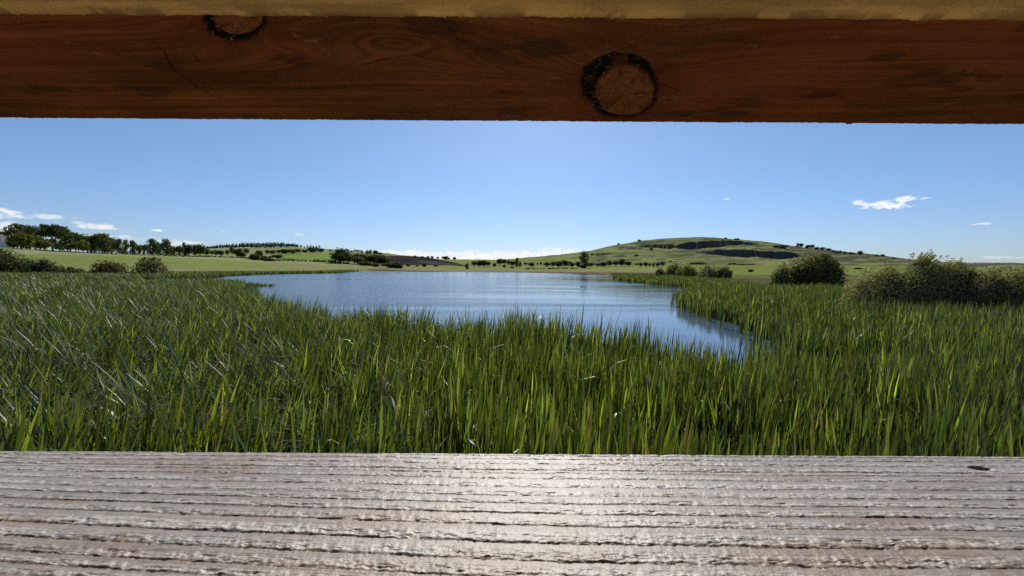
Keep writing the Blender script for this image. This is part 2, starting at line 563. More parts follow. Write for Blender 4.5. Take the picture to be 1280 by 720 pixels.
def land_colour():
    C = np.zeros(D.shape + (3,))
    def setc(mask, c):
        m = np.clip(mask, 0, 1)[..., None]
        C[...] = C * (1 - m) + np.array(c) * m
    E = Egrid
    YP = np.where(D >= 300, 335 - E, 335 - (Z - CAM.z) / D * F_PX)
    n = fbm(Xw * 0.03, D * 0.03, 8, 5)
    nh = fbm(U * 26, ld * 30, 9, 5)
    hs = fbm(U * 12, YP * 0.45 + U * 6, 77, 5, 0.6)          # hillside banding along the contour
    C[...] = (0.15, 0.165, 0.06)
    # marsh under the reeds
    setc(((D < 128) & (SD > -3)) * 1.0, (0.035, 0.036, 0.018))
    left = 1 - sstep(XP, 452, 475)
    setc(left * sstep(D, 118, 130) * 1.0, (0.185, 0.19, 0.085))          # rough pale pasture by the shore
    mead = left * sstep(YP + (XP - 110) * -0.004, 318.5, 319.2) * 0
    setc(left * (1 - sstep(D, 318, 322)) * sstep(D, 150, 190) * (1 - sstep(XP, 230, 420)), (0.165, 0.195, 0.062))
    setc(left * (1 - sstep(D, 360, 372)) * sstep(D, 205, 225) * (1 - sstep(XP, 330, 345)), (0.155, 0.195, 0.055))
    setc(left * sstep(D, 372, 380) * 1.0, (0.20, 0.225, 0.10))
    fld = sstep(XP, 346, 352) * (1 - sstep(XP, 416, 420)) * sstep(YP, 316.2, 316.9) * (1 - sstep(YP, 325.6, 326.2)) * (D > 372)
    setc(fld, (0.135, 0.20, 0.05))
    setc(left * (YP < 316) * (D > 600) * (XP > 240) * 0.8, (0.19, 0.21, 0.095))
    # centre
    ctr = sstep(XP, 452, 475) * (D < 1900)
    setc(ctr * (D < 560), (0.17, 0.185, 0.075))
    setc(ctr * (1 - sstep(D, 300 + 70 * (n - .5), 325 + 70 * (n - .5))), (0.20, 0.155, 0.10))
    setc(ctr * (1 - sstep(D, 268, 276)) * (n > .45) * .7, (0.07, 0.055, 0.03))
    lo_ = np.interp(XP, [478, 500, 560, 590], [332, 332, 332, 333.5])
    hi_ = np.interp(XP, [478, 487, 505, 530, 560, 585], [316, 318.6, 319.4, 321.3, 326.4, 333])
    shaded = (D > 500) * (D < 815) * sstep(XP, 470, 480) * (1 - sstep(XP, 582, 588)) * (YP > hi_ - 4) * (YP < lo_ - .4)  # slope turned from the sun, its shade put into the ground colour
    setc(shaded, (0.034, 0.029, 0.03))
    setc(shaded * sstep(fbm(U * 10, YP * 0.9 - U * 28, 83, 4), 0.5, 0.62), (0.016, 0.014, 0.016))
    setc(shaded * sstep(fbm(U * 14, YP * 0.9 - U * 28, 84, 4), 0.6, 0.7) * .6, (0.09, 0.09, 0.05))
    setc(sstep(XP, 500, 520) * (1 - sstep(XP, 725, 735)) * (D > 900), (0.14, 0.195, 0.055))
    # the hill
    hill = sstep(XP, 640, 700) * (D > 540)
    setc(hill, (0.165, 0.192, 0.068))
    setc(hill * (1 - sstep(XP, 790, 880)) * sstep(YP, 315, 318), (0.15, 0.20, 0.06))
    setc(hill * sstep(hs, 0.47, 0.56) * .85, (0.095, 0.105, 0.045))
    setc(hill * sstep(nh, 0.54, 0.66) * 0.55, (0.20, 0.185, 0.095))
    setc(hill * sstep(fbm(U * 40, YP * 1.1 + U * 9, 15, 4), 0.53, 0.6) * sstep(XP, 715, 760) * (YP < 326) * .8, (0.06, 0.062, 0.04))
    setc(hill * sstep(XP, 985, 1040) * sstep(hs, 0.42, 0.55), (0.08, 0.078, 0.05))
    setc(hill * (D > 1215 + 30 * (n - .5)) * (D < 1500) * .75, (0.075, 0.095, 0.035))
    # fields right
    rt = sstep(XP, 830, 850)
    setc(rt * (D > 170) * (D < 560), (0.14, 0.175, 0.045))
    setc(rt * (D > 400) * (D < 408), (0.07, 0.08, 0.04))
    setc(rt * (D > 60) * (D < 165), (0.115, 0.112, 0.05))
    setc(rt * (D > 168) * (D < 176), (0.06, 0.06, 0.035))
    setc(sstep(XP, 640, 650) * (1 - sstep(XP, 830, 840)) * (D > 330) * (D < 470), (0.165, 0.2, 0.06))
    C *= np.where(D > 128, 1.38, 1.0)[..., None]
    C[..., 0] *= np.where(D > 128, 1.05, 1.0)
    setc(rockmask * 0.92, (0.075, 0.07, 0.07))
    spit = inside([(-60, 50), (-42, 51), (-35, 56), (-35, 58), (-46, 63), (-60, 64)], Xw, D)
    setc(spit * 1.0, (0.11, 0.095, 0.04))
    return C.reshape(-1, 3)


Vt = np.stack([Xw.ravel(), D.ravel(), Z.ravel()], 1)
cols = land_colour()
Ft = grid_faces(len(ucol), len(drow))
# ground behind and beside the hide, joined to the same sheet
nb = len(Vt)
Vt = np.concatenate([Vt, np.array([[-12, 1, .04], [12, 1, .04], [3000, -3000, .04], [-3000, -3000, .04], [3000, 250, .04], [-3000, 250, .04]])])
cols = np.concatenate([cols, np.tile([[0.06, 0.07, 0.03]], (6, 1))])
Ft = np.concatenate([Ft, np.array([[nb, nb + 3, nb + 2, nb + 1], [nb + 1, nb + 2, nb + 4, nb + 1], [nb, nb + 5, nb + 3, nb]])[:1]])
Ft = np.concatenate([Ft, np.array([[nb + 1, nb + 2, nb + 4, nb + 4]])[:0].reshape(0, 4)])
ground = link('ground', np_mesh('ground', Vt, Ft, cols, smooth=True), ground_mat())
tag(ground, 'grassy lake shore, green fields and the low hills behind with dark crags', kind='structure')


def zland(x, y):
    """height of the land sheet at a world point"""
    u = x / y
    i = int(np.clip(np.searchsorted(ucol, u) - 1, 0, len(ucol) - 2))
    j = int(np.clip(np.searchsorted(drow, y) - 1, 0, len(drow) - 2))
    a = (u - ucol[i]) / (ucol[i + 1] - ucol[i])
    b = min(1, max(0, (y - drow[j]) / (drow[j + 1] - drow[j])))
    return float((Z[j, i] * (1 - a) + Z[j, i + 1] * a) * (1 - b) + (Z[j + 1, i] * (1 - a) + Z[j + 1, i + 1] * a) * b)


def on_land(x, y, dmin=60.0, dmax=1400.0):
    """world point where the sight line through a photo pixel first meets the land"""
    v = pxdir(x, y)
    best, bd = None, 1e9
    for d in np.arange(dmin, dmax, 4.0):
        gap = CAM.z + v.z * d - zland(v.x * d, d)
        if gap <= 0:
            return Vector((v.x * d, d, zland(v.x * d, d)))
        if gap / d < bd:
            bd, best = gap / d, d
    d = best
    return Vector((v.x * d, d, zland(v.x * d, d)))


# water sheet
def water():
    g = np.concatenate([np.geomspace(1.5, 300, 60)])
    us = np.linspace(-2.2, 2.2, 60)
    UU, DD = np.meshgrid(us, g)
    V = np.stack([(UU * DD).ravel(), DD.ravel(), np.zeros(DD.size)], 1)
    o = link('lake_water', np_mesh('lake_water', V, grid_faces(60, 60)), water_mat())
    tag(o, 'blue rippled lake water with paler calm slicks', kind='structure')


water()

# ------------------------------------------------------------------ the hide: sill, lintel, trim, room
M = {}


def wood_attr_mat(name, rough, spec, bump=0.0, scale=(1, 1, 1), extra_noise=0.0):
    m, N = new_mat(name)
    c = attr(N)
    tc = N.n('ShaderNodeTexCoord')
    pos = tc.outputs['Object']
    nrm = None
    n = N.noise(N.mapping(pos, scale), 1.0, 5, 0.65)
    if extra_noise:
        sc = N.n('ShaderNodeVectorMath', operation='SCALE')
        N.t.links.new(c, sc.inputs[0])
        N.t.links.new(N.m('ADD', N.m('MULTIPLY', n, 2 * extra_noise), 1 - extra_noise), sc.inputs['Scale'])
        c = sc.outputs[0]
    if bump:
        bp = N.n('ShaderNodeBump')
        bp.inputs['Strength'].default_value = 1.0
        bp.inputs['Distance'].default_value = bump
        N.t.links.new(n, bp.inputs['Height'])
        nrm = bp.outputs[0]
    p = principled(N, c, rough, spec, nrm)
    finish(N, p.outputs[0])
    return m


def plain_wood(name, c1, c2):
    m, N = new_mat(name)
    tc = N.n('ShaderNodeTexCoord')
    n = N.noise(N.mapping(tc.outputs['Object'], (2, 30, 30)), 1.0, 5, 0.6, 0.6)
    p = principled(N, N.mix(n, (*c1, 1), (*c2, 1)), 0.7, 0.3)
    finish(N, p.outputs[0])
    return m


SILL_Z, SILL_Y1, SILL_Y0 = None, 0.300, -0.10
v_edge = pxdir(640, 564.5)
SILL_Z = CAM.z + v_edge.z * SILL_Y1            # top of the sill
v_head = pxdir(640, 152.5)
HEAD_Z = CAM.z + v_head.z * SILL_Y1            # underside of the lintel
v_in = pxdir(640, 21.0)
HEAD_Y0 = (HEAD_Z - CAM.z) / v_in.z            # inner face of the lintel


def sill_y(ypx):
    v = pxdir(640, ypx)
    return (SILL_Z - CAM.z) / v.z


def build_sill(parent):
    us = np.concatenate([np.linspace(-1.3, -0.46, 60), np.arange(-0.455, 0.455, 0.0007), np.linspace(0.46, 1.3, 60)])
    vsd = np.concatenate([np.linspace(SILL_Y0, 0.165, 250), np.arange(0.1655, SILL_Y1 - 0.004, 0.00034)])
    Ug, Vg = np.meshgrid(us, vsd)
    lines_px = [569, 573.6, 579.6, 587, 591, 597.8, 608, 619, 629, 641.4, 656, 677.7, 699.5, 722]
    ly = sorted(sill_y(p) for p in lines_px)
    # continue the rings towards the inner edge
    y = ly[0]
    while y > SILL_Y0 - 0.03:
        y -= 0.0078
        ly.insert(0, y)
    ly.append(0.3005)
    fine = []
    for a_, b_ in zip(ly[:-1], ly[1:]):
        if b_ - a_ > 0.0185:
            fine.append(a_ * 0.45 + b_ * 0.55)
    ly = np.array(sorted(ly + fine))
    # coordinate that is constant along a growth ring
    uc = np.clip(Ug, -0.42, 0.42)
    ring = Vg + np.clip((0.30 - Vg) / 0.11, 0, 1.3) * (0.0375 * uc - 0.085 * uc ** 2)
    ring = ring + (fbm(Ug * 9, Vg * 14, 21, 3) - 0.5) * 0.0032 + (fbm(Ug * 70, Vg * 60, 22, 3) - 0.5) * 0.0009 + (vnoise(Ug * 420, Vg * 260, 23) - .5) * 0.0005
    idx = np.clip(np.searchsorted(ly, ring.ravel()) - 1, 0, len(ly) - 2).reshape(ring.shape)
    a, b = ly[idx], ly[idx + 1]
    ph = np.clip((ring - a) / (b - a), 0, 1)
    w = b - a
    rr = hash2(idx, idx * 0, 31)
    ampl = (0.00027 + 0.019 * w) * (0.75 + 0.5 * rr) * (0.75 + 0.5 * fbm(Ug * 22, ring * 40, 33, 3))
    rise = sstep(ph * w, 0.0, 0.0016)
    prof = rise * (1 - 0.8 * ph ** 1.3)
    sec = np.abs(np.sin(ph * math.pi * (1.5 + 1.5 * rr))) * 0.16
    h = ampl * (prof + sec)
    # torn fibres lying across the board, saw marks
    sk = Ug + (Vg - 0.2) * 0.35 * np.sign(-Ug) * np.clip(np.abs(Ug) * 4, 0, 1)
    tear = fbm(sk * 430, Vg * 170, 35, 3, 0.6)
    tear2 = fbm(sk * 150, Vg * 420, 36, 3, 0.6)
    grain = fbm(Ug * 60, ring * 1600, 37, 2)
    near = 0.6 + 0.7 * sstep(0.25 - Vg, 0, 0.07)
    rough = 1.35 - 0.95 * sstep(ph, 0.35, 0.8)
    h = h + rough * near * ((tear - 0.5) * 0.0008 + (tear2 - 0.5) * 0.00042 + (grain - .5) * 0.0003)
    chips = sstep(fbm(Ug * 120, Vg * 330, 38, 3), 0.62, 0.7)
    h = h - chips * 0.0004 * (1 - sstep(ph, 0.4, 0.6))
    # a knot hole near the right end of the outer edge
    kv = pxdir(1226, 582)
    ky = SILL_Y1 - 0.021
    kx = kv.x * ky
    kd = np.sqrt(((Ug - kx) / 0.0085) ** 2 + ((Vg - ky) / 0.0032) ** 2)
    h = h - 0.003 * (1 - sstep(kd, 0.5, 1.1))
    h = np.where(Vg > SILL_Y1 - 0.006, h - 0.3 * (Vg - SILL_Y1 + 0.006) ** 2 / 0.006, h)
    Zg = SILL_Z + h - 0.0004
    # colour: weathered grey-white fibre, brown in the eroded grooves
    groove = (1 - sstep(ph * w, 0.0001, 0.0013)) * (0.5 + 0.25 * rr)
    base = np.array([0.52, 0.475, 0.415])
    warm = np.array([0.40, 0.31, 0.225])
    dark = np.array([0.20, 0.125, 0.085])
    wmix = sstep(fbm(Ug * 14, ring * 90, 41, 4), 0.52, 0.68)[..., None] * 0.75
    C = base * (1 - wmix) + warm * wmix
    C = C * (0.62 + 0.62 * fbm(sk * 300, Vg * 300, 42, 3, 0.6))[..., None] * (0.8 + 0.4 * fbm(Ug * 6, ring * 50, 43, 3))[..., None]
    spk = (sstep(fbm(sk * 260, Vg * 420, 44, 3), 0.56, 0.66) * (1 - 0.8 * sstep(ph, 0.4, 0.75)))[..., None] * 0.5
    C = C * (1 - spk) + np.array([0.15, 0.13, 0.125]) * spk
    gm = groove[..., None]
    C = C * (1 - gm) + dark * gm
    for q in (0.36, 0.66):
        fl = (np.exp(-((ph - q - 0.1 * (rr - .5)) * w / 0.00045) ** 2) * sstep(fbm(Ug * 18, ring * 60, 47 + int(q * 10), 3), 0.3, 0.6) * 0.55)[..., None]
        C = C * (1 - fl) + np.array([0.24, 0.17, 0.125]) * fl
    brown_shade = (sstep(ph, 0.38, 0.95) * (0.55 + 0.4 * fbm(Ug * 9, ring * 50, 46, 3)))[..., None]  # brown groove floor with the shade behind each ridge painted in
    C = C * (1 - brown_shade) + np.array([0.265, 0.205, 0.15]) * brown_shade
    kh = (1 - sstep(kd, 0.6, 1.0))[..., None]
    C = C * (1 - kh) + np.array([0.02, 0.015, 0.012]) * kh
    V = np.stack([Ug.ravel(), Vg.ravel(), Zg.ravel()], 1)
    C = C.reshape(-1, 3)
    nu = len(us)
    # rolled outer arris, outer face, underside, inner face
    rows, last = [], V[-nu:]
    for (dy, dz) in ((0.0022, -0.0006), (0.0036, -0.0020), (0.0041, -0.0042), (0.0041, -0.032), (0.0, -0.034), (-(SILL_Y1 - SILL_Y0) + 0.004, -0.034)):
        r = last.copy()
        r[:, 1] = vsd[-1] + dy
        r[:, 2] = np.where(dz > -0.01, last[:, 2] + dz, SILL_Z + dz)
        rows.append(r)
    V = np.concatenate([V] + rows)
    C = np.concatenate([C] + [C[-nu:] * 0.85 for _ in rows])
    nv = len(vsd) + len(rows)
    Fq = grid_faces(nu, nv)
    i0, il = np.arange(nu), (nv - 1) * nu + np.arange(nu)
    Fq = np.concatenate([Fq, np.stack([il[:-1], il[1:], i0[1:], i0[:-1]], 1)])
    mt = wood_attr_mat('weathered_grey_wood', 0.41, 0.5, 0.0003, (900, 900, 900), 0.25)
    o = link('sill', np_mesh('sill', V, Fq, C, smooth=True), mt, parent)
    o['label'] = 'weathered grey wooden sill with raised grain'
    return o


def build_lintel(parent):
    us = np.concatenate([np.linspace(-1.3, -0.47, 50), np.arange(-0.465, 0.465, 0.0006), np.linspace(0.47, 1.3, 50)])
    y0, y1 = HEAD_Y0 - 0.0005, SILL_Y1
    vv = np.concatenate([np.arange(y0, y1 - 0.0015, 0.0006)])
    Ug, Vg = np.meshgrid(us, vv)

    def at(px, py):
        v = pxdir(px, py)
        d = (HEAD_Z - CAM.z) / v.z
        return v.x * d, d

    knots = []
    for (px, py, hw, hh, ring) in ((781, 118.5, 38, 36, 1), (297, 24, 32, 23, 1)):
        cx, cy = at(px, py)
        ex, _ = at(px + hw, py)
        _, ey0 = at(px, py - hh)
        _, ey1 = at(px, min(py + hh, 150))
        knots.append((cx, cy, abs(ex - cx), abs(ey0 - cy)))
    # a third, vague knot swirl
    sw = at(470, 30)
    ph = Vg * 1.0 + (fbm(Ug * 5, Vg * 18, 51, 4) - 0.5) * 0.028 + Ug * 0.02
    for (kx, ky, ka, kb) in knots:
        r = np.sqrt(((Ug - kx) / (ka * 2.2)) ** 2 + ((Vg - ky) / (kb * 2.0)) ** 2)
        ph = ph + 0.02 * np.exp(-r * r) * np.sign(Vg - ky + 1e-6) * np.clip(np.abs(Vg - ky) / (kb * 0.8), 0, 1)
    r = np.sqrt(((Ug - sw[0]) / 0.05) ** 2 + ((Vg - sw[1]) / 0.035) ** 2)
    ph = ph + 0.03 * np.exp(-r * r)
    g1 = fbm(ph * 330 + 3, Ug * 5, 52, 4, 0.6)
    g2 = fbm(ph * 1200, Ug * 16, 53, 3, 0.6)
    blot = fbm(Ug * 10, Vg * 26, 54, 4)
    red = sstep(fbm(Ug * 7 + 9, Vg * 16, 57, 4), 0.45, 0.7)
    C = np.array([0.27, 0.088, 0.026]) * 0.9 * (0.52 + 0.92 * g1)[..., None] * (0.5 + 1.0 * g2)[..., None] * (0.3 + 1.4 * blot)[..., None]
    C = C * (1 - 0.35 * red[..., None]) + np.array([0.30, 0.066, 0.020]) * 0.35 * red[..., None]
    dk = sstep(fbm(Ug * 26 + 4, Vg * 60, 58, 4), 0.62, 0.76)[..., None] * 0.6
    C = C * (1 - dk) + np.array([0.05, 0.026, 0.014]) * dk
    h = (g1 - .5) * 0.0006 + (g2 - 0.5) * 0.0004 + (fbm(Ug * 500, Vg * 500, 55, 3) - .5) * 0.0005
    wob = (fbm(Ug * 60, Vg * 60, 56, 3) - 0.5)
    for i, (kx, ky, ka, kb) in enumerate(knots):
        dx, dy = (Ug - kx * Vg / ky) / ka, (Vg - ky) / kb
        ang = np.arctan2(dy, dx)
        rr = np.sqrt(dx * dx + dy * dy) + wob * 0.22
        halo = np.exp(-np.clip(rr - 1.2, 0, 9) ** 2 / 0.5)[..., None]
        C = C * (1 - 0.55 * halo) + np.array([0.15, 0.036, 0.013]) * 0.55 * halo
        wid = 0.13 + 0.24 * np.clip(np.cos(ang + (2.5 if i == 0 else -2.2)), -0.5, 1) + 0.22 * (fbm(ang * 2.2 + 5, ang * 0, 69, 3) - .5)
        ring = (1 - 0.4 * sstep(fbm(Ug * 90, Vg * 90, 70, 3), 0.6, 0.7)) * (sstep(rr, 0.93, 1.02) * (1 - sstep(rr, 0.98 + wid, 1.2 + wid)))
        ring = ring[..., None]
        ink = (1 - sstep(rr, 0.86, 1.0))
        rings = 0.5 + 0.5 * np.sin(rr * 38 + wob * 12 + 2.5 * np.sin(ang * 2 + .6))
        rad = sstep(fbm(ang * 5, rr * 2, 61, 3), 0.5, 0.75)
        kc = np.array([0.33, 0.115, 0.04]) * (0.72 + 0.28 * rings)[..., None] * (1 - 0.45 * rad)[..., None] * (0.7 + 0.6 * fbm(Ug * 300, Vg * 300, 62, 3))[..., None]
        C = C * (1 - ink[..., None]) + kc * ink[..., None]
        C = C * (1 - ring) + np.array([0.006, 0.004, 0.003]) * ring
        h = h + ring[..., 0] * 0.0012 + ink * (rings - .5) * 0.0003
        sp = (vnoise(Ug * 900, Vg * 900, 63) > 0.93)[..., None] * ring
        C = C * (1 - sp) + np.array([0.4, 0.3, 0.2]) * sp

    # cracks: polylines in photo pixels on the underside
    for line in ([(0, 31), (40, 29), (78, 27)], [(80, 50), (100, 53), (140, 56)], [(185, 48), (205, 65), (220, 88), (250, 110), (275, 124)], [(420, 86), (470, 76), (525, 67), (592, 50)],
                 [(552, 24), (566, 40), (580, 58), (610, 76), (640, 92)], [(385, 40), (410, 33), (440, 25)], [(225, 45), (240, 66), (252, 80)], [(300, 88), (330, 97), (352, 92)], [(825, 105), (850, 115)]):
        pts = [at(*p) for p in line]
        for (ax, ay), (bx, by) in zip(pts[:-1], pts[1:]):
            ex, ey = bx - ax, by - ay
            uu, v2 = Ug + wob * 0.002, Vg + wob * 0.003
            t = np.clip(((uu - ax) * ex + (v2 - ay) * ey) / (ex * ex + ey * ey), 0, 1)
            dd = np.sqrt((uu - ax - t * ex) ** 2 + (v2 - ay - t * ey) ** 2)
            k = (1 - sstep(dd, 0.0002, 0.0008))
            k = k * (0.25 + 0.75 * sstep(fbm(Ug * 80, Vg * 80, 79, 3), 0.35, 0.6))
            C = C * (1 - 0.7 * k[..., None]) + np.array([0.03, 0.014, 0.008]) * 0.7 * k[..., None]
            h = h + k * 0.0008
    light = sstep(vnoise(Ug * 260, Vg * 500, 66) * vnoise(Ug * 60, Vg * 90, 67), 0.72, 0.82)[..., None] * 0.35
    C = C * (1 - light) + np.array([0.42, 0.27, 0.16]) * light
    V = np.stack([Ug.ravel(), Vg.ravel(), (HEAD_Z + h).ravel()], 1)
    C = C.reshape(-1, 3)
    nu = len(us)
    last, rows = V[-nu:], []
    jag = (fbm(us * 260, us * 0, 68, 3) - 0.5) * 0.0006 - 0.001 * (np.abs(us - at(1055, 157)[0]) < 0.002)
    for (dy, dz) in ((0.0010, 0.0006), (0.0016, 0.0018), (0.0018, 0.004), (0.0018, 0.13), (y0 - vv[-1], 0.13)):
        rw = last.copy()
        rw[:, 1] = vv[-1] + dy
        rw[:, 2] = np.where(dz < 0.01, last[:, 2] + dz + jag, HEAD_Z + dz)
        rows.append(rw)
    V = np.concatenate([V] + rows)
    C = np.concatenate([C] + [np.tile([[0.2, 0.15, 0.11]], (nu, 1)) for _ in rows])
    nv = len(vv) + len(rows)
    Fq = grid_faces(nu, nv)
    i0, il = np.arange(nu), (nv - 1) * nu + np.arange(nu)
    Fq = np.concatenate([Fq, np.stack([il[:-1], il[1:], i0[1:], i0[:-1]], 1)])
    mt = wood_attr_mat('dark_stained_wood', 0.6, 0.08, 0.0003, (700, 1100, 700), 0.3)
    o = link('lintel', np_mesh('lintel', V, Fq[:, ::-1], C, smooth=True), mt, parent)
    o['label'] = 'dark red-brown wooden lintel with two ringed knots'

    # sawn edge board of paler wood on the inner side, its lower edge ragged
    us2 = np.concatenate([np.linspace(-1.3, -0.36, 30), np.arange(-0.355, 0.355, 0.0004), np.linspace(0.36, 1.3, 30)])
    zz = np.concatenate([[0.0], np.geomspace(0.0004, 0.02, 30), np.linspace(0.024, 0.16, 8)])
    U2, Z2 = np.meshgrid(us2, zz)
    fringe = (fbm(us2 * 120, us2 * 0, 71, 4) - 0.5) * 0.0012 + np.where(vnoise(us2 * 600, us2 * 0, 72) > 0.86, -0.0007, 0) * vnoise(us2 * 90, us2 * 0, 73)
    Zb = HEAD_Z - 0.0006 + Z2 + fringe[None, :] * np.exp(-Z2 / 0.003)
    Y2 = HEAD_Y0 - 0.004 - 1.0 * np.minimum(Z2, 0.012) - (fbm(U2 * 300, Z2 * 700, 74, 3) - .5) * 0.0005 + 0.0012 * np.exp(-Z2 / 0.0008)
    n2 = fbm(U2 * 12, Z2 * 700, 75, 4)
    C2 = np.array([0.86, 0.54, 0.175]) * (0.6 + 0.8 * n2)[..., None] * (0.75 + 0.5 * fbm(U2 * 25, Z2 * 60, 76, 3))[..., None]
    edge = np.exp(-Z2 / 0.0012)[..., None] * sstep(fbm(U2 * 90, Z2 * 300, 77, 3), 0.42, 0.62)[..., None]
    C2 = C2 * (1 - .6 * edge) + np.array([0.17, 0.095, 0.04]) * .6 * edge
    V2 = np.stack([U2.ravel(), Y2.ravel(), Zb.ravel()], 1)
    C2 = C2.reshape(-1, 3)
    n = len(us2)
    first = V2[:n].copy()
    first[:, 1] = HEAD_Y0 - 0.0008
    top = V2[-n:].copy()
    top[:, 1] = HEAD_Y0 - 0.0008
    V2 = np.concatenate([first, V2, top])
    C2 = np.concatenate([C2[:n] * 0.7, C2, C2[-n:]])
    o2 = link('inner_board', np_mesh('inner_board', V2, grid_faces(n, len(zz) + 2)[:, ::-1], C2, smooth=True), wood_attr_mat('pale_sawn_wood', 0.75, 0.2, 0.0002, (900, 900, 900), 0.2), parent)
    o2['label'] = 'pale sawn board edge above the dark underside'


def build_hide():
    root = empty('bird_hide', (0, 0, 1.55))
    tag(root, 'wooden bird hide whose grey sill and dark lintel frame the whole view', 'bird hide')
    inv = empty('tmp')
    bpy.data.objects.remove(inv)
    parts = []
    build_sill(root)
    build_lintel(root)
    M_w = plain_wood('hide_boards', (0.16, 0.10, 0.055), (0.30, 0.20, 0.11))
    ft = SILL_Z - 0.036
    lt = HEAD_Z + 0.132
    boards = []
    z = 1.55
    k = 0
    while z < ft - 0.02:
        z2 = min(z + 0.14, ft - 0.001)
        boards.append((-1.3, 1.3, 0.262 + 0.004 * (k % 2), 0.290 + 0.004 * (k % 2), z, z2 - 0.004))
        z += 0.14
        k += 1
    z = lt + 0.002
    while z < 3.62:
        boards.append((-1.3, 1.3, 0.262 + 0.004 * (k % 2), 0.290 + 0.004 * (k % 2), z, z + 0.136))
        z += 0.14
        k += 1
    link('front_wall', box_me('front_wall', boards, 0.003), M_w, root)
    for s in (-1, 1):
        b = []
        z, k = 1.55, 0
        while z < 3.62:
            x0 = s * 1.32 - 0.014 + 0.003 * (k % 2)
            b.append((x0, x0 + 0.028, -2.4, 0.30, z, z + 0.136))
            z += 0.14
            k += 1
        link('side_wall', box_me('side_wall', b, 0.003), M_w, root)
    # rear wall with an open doorway
    b = []
    z, k = 1.55, 0
    while z < 3.62:
        y0 = -2.43 + 0.003 * (k % 2)
        if z < 3.4:
            b += [(-1.3, -0.2, y0, y0 + 0.028, z, z + 0.136), (0.7, 1.3, y0, y0 + 0.028, z, z + 0.136)]
        else:
            b.append((-1.3, 1.3, y0, y0 + 0.028, z, z + 0.136))
        z += 0.14
        k += 1
    link('rear_wall', box_me('rear_wall', b, 0.003), M_w, root)
    link('floor', box_me('floor', [(-1.3 + 0.2 * i + 0.002, -1.3 + 0.2 * i + 0.198, -2.4, 0.26, 1.50, 1.545) for i in range(13)], 0.003), M_w, root)
    link('roof', box_me('roof', [(-1.55, 1.55, -2.7, 0.42, 3.70, 3.76)], 0.01), M_w, root)
    for x in (-1.25, 1.25):
        for y in (-2.3, 0.15):
            link('stilt', box_me('stilt', [(x - 0.05, x + 0.05, y - 0.05, y + 0.05, -0.3, 1.495)], 0.004), M_w, root)
    for o in root.children:
        o.location = (0, 0, -1.55)
    return root


build_hide()

# ------------------------------------------------------------------ reeds


def blades(px, py, pz, H, Wd, face, lean, leandir, curl, nseg, colr, twist=None, cexp=2.2):
    """strips for n blades; all args arrays of length n"""
    n = len(px)
    s = np.linspace(0, 1, nseg + 1)
    th = lean[:, None] + curl[:, None] * s[None, :] ** (cexp if np.isscalar(cexp) else cexp[:, None])
    ds = H[:, None] / nseg
    rad = np.concatenate([np.zeros((n, 1)), np.cumsum(np.sin(th[:, 1:]) * ds, 1)], 1)
    up = np.concatenate([np.zeros((n, 1)), np.cumsum(np.cos(th[:, 1:]) * ds, 1)], 1)
    cx = px[:, None] + np.cos(leandir)[:, None] * rad
    cy = py[:, None] + np.sin(leandir)[:, None] * rad
    cz = pz[:, None] + up
    wprof = np.where(s < 0.25, 0.75 + s, 1.0) * np.clip((1 - s) / 0.34, 0.02, 1) ** 0.75
    fa = face[:, None] + (0 if twist is None else twist[:, None] * s[None, :])
    hx = np.cos(fa) * Wd[:, None] * wprof / 2
    hy = np.sin(fa) * Wd[:, None] * wprof / 2
    V = np.empty((n, nseg + 1, 2, 3), np.float32)
    V[:, :, 0, 0], V[:, :, 0, 1], V[:, :, 0, 2] = cx - hx, cy - hy, cz
    V[:, :, 1, 0], V[:, :, 1, 1], V[:, :, 1, 2] = cx + hx, cy + hy, cz
    k = (nseg + 1) * 2
    base = (np.arange(n) * k)[:, None]
    j = np.arange(nseg)[None, :] * 2
    F = np.stack([base + j, base + j + 1, base + j + 3, base + j + 2], -1).reshape(-1, 4)
    C = np.repeat(colr[:, None, :], k, 1)
    return V.reshape(-1, 3), F, C.reshape(-1, 3)


GREENS = np.array([[0.066, 0.100, 0.022], [0.053, 0.088, 0.026], [0.090, 0.125, 0.026], [0.056, 0.078, 0.034], [0.078, 0.098, 0.040], [0.110, 0.136, 0.040]])


def reed_cols(n, r):
    c = GREENS[r.integers(0, len(GREENS), n)] * np.exp(r.normal(-0.06, 0.6, (n, 1)))
    d = r.random(n)
    c = np.where((d < 0.014)[:, None], np.array([[0.20, 0.165, 0.10]]) * (0.6 + 0.7 * r.random((n, 1))), c)
    c = np.where((d > 0.978)[:, None], np.array([[0.07, 0.05, 0.025]]), c)
    return c


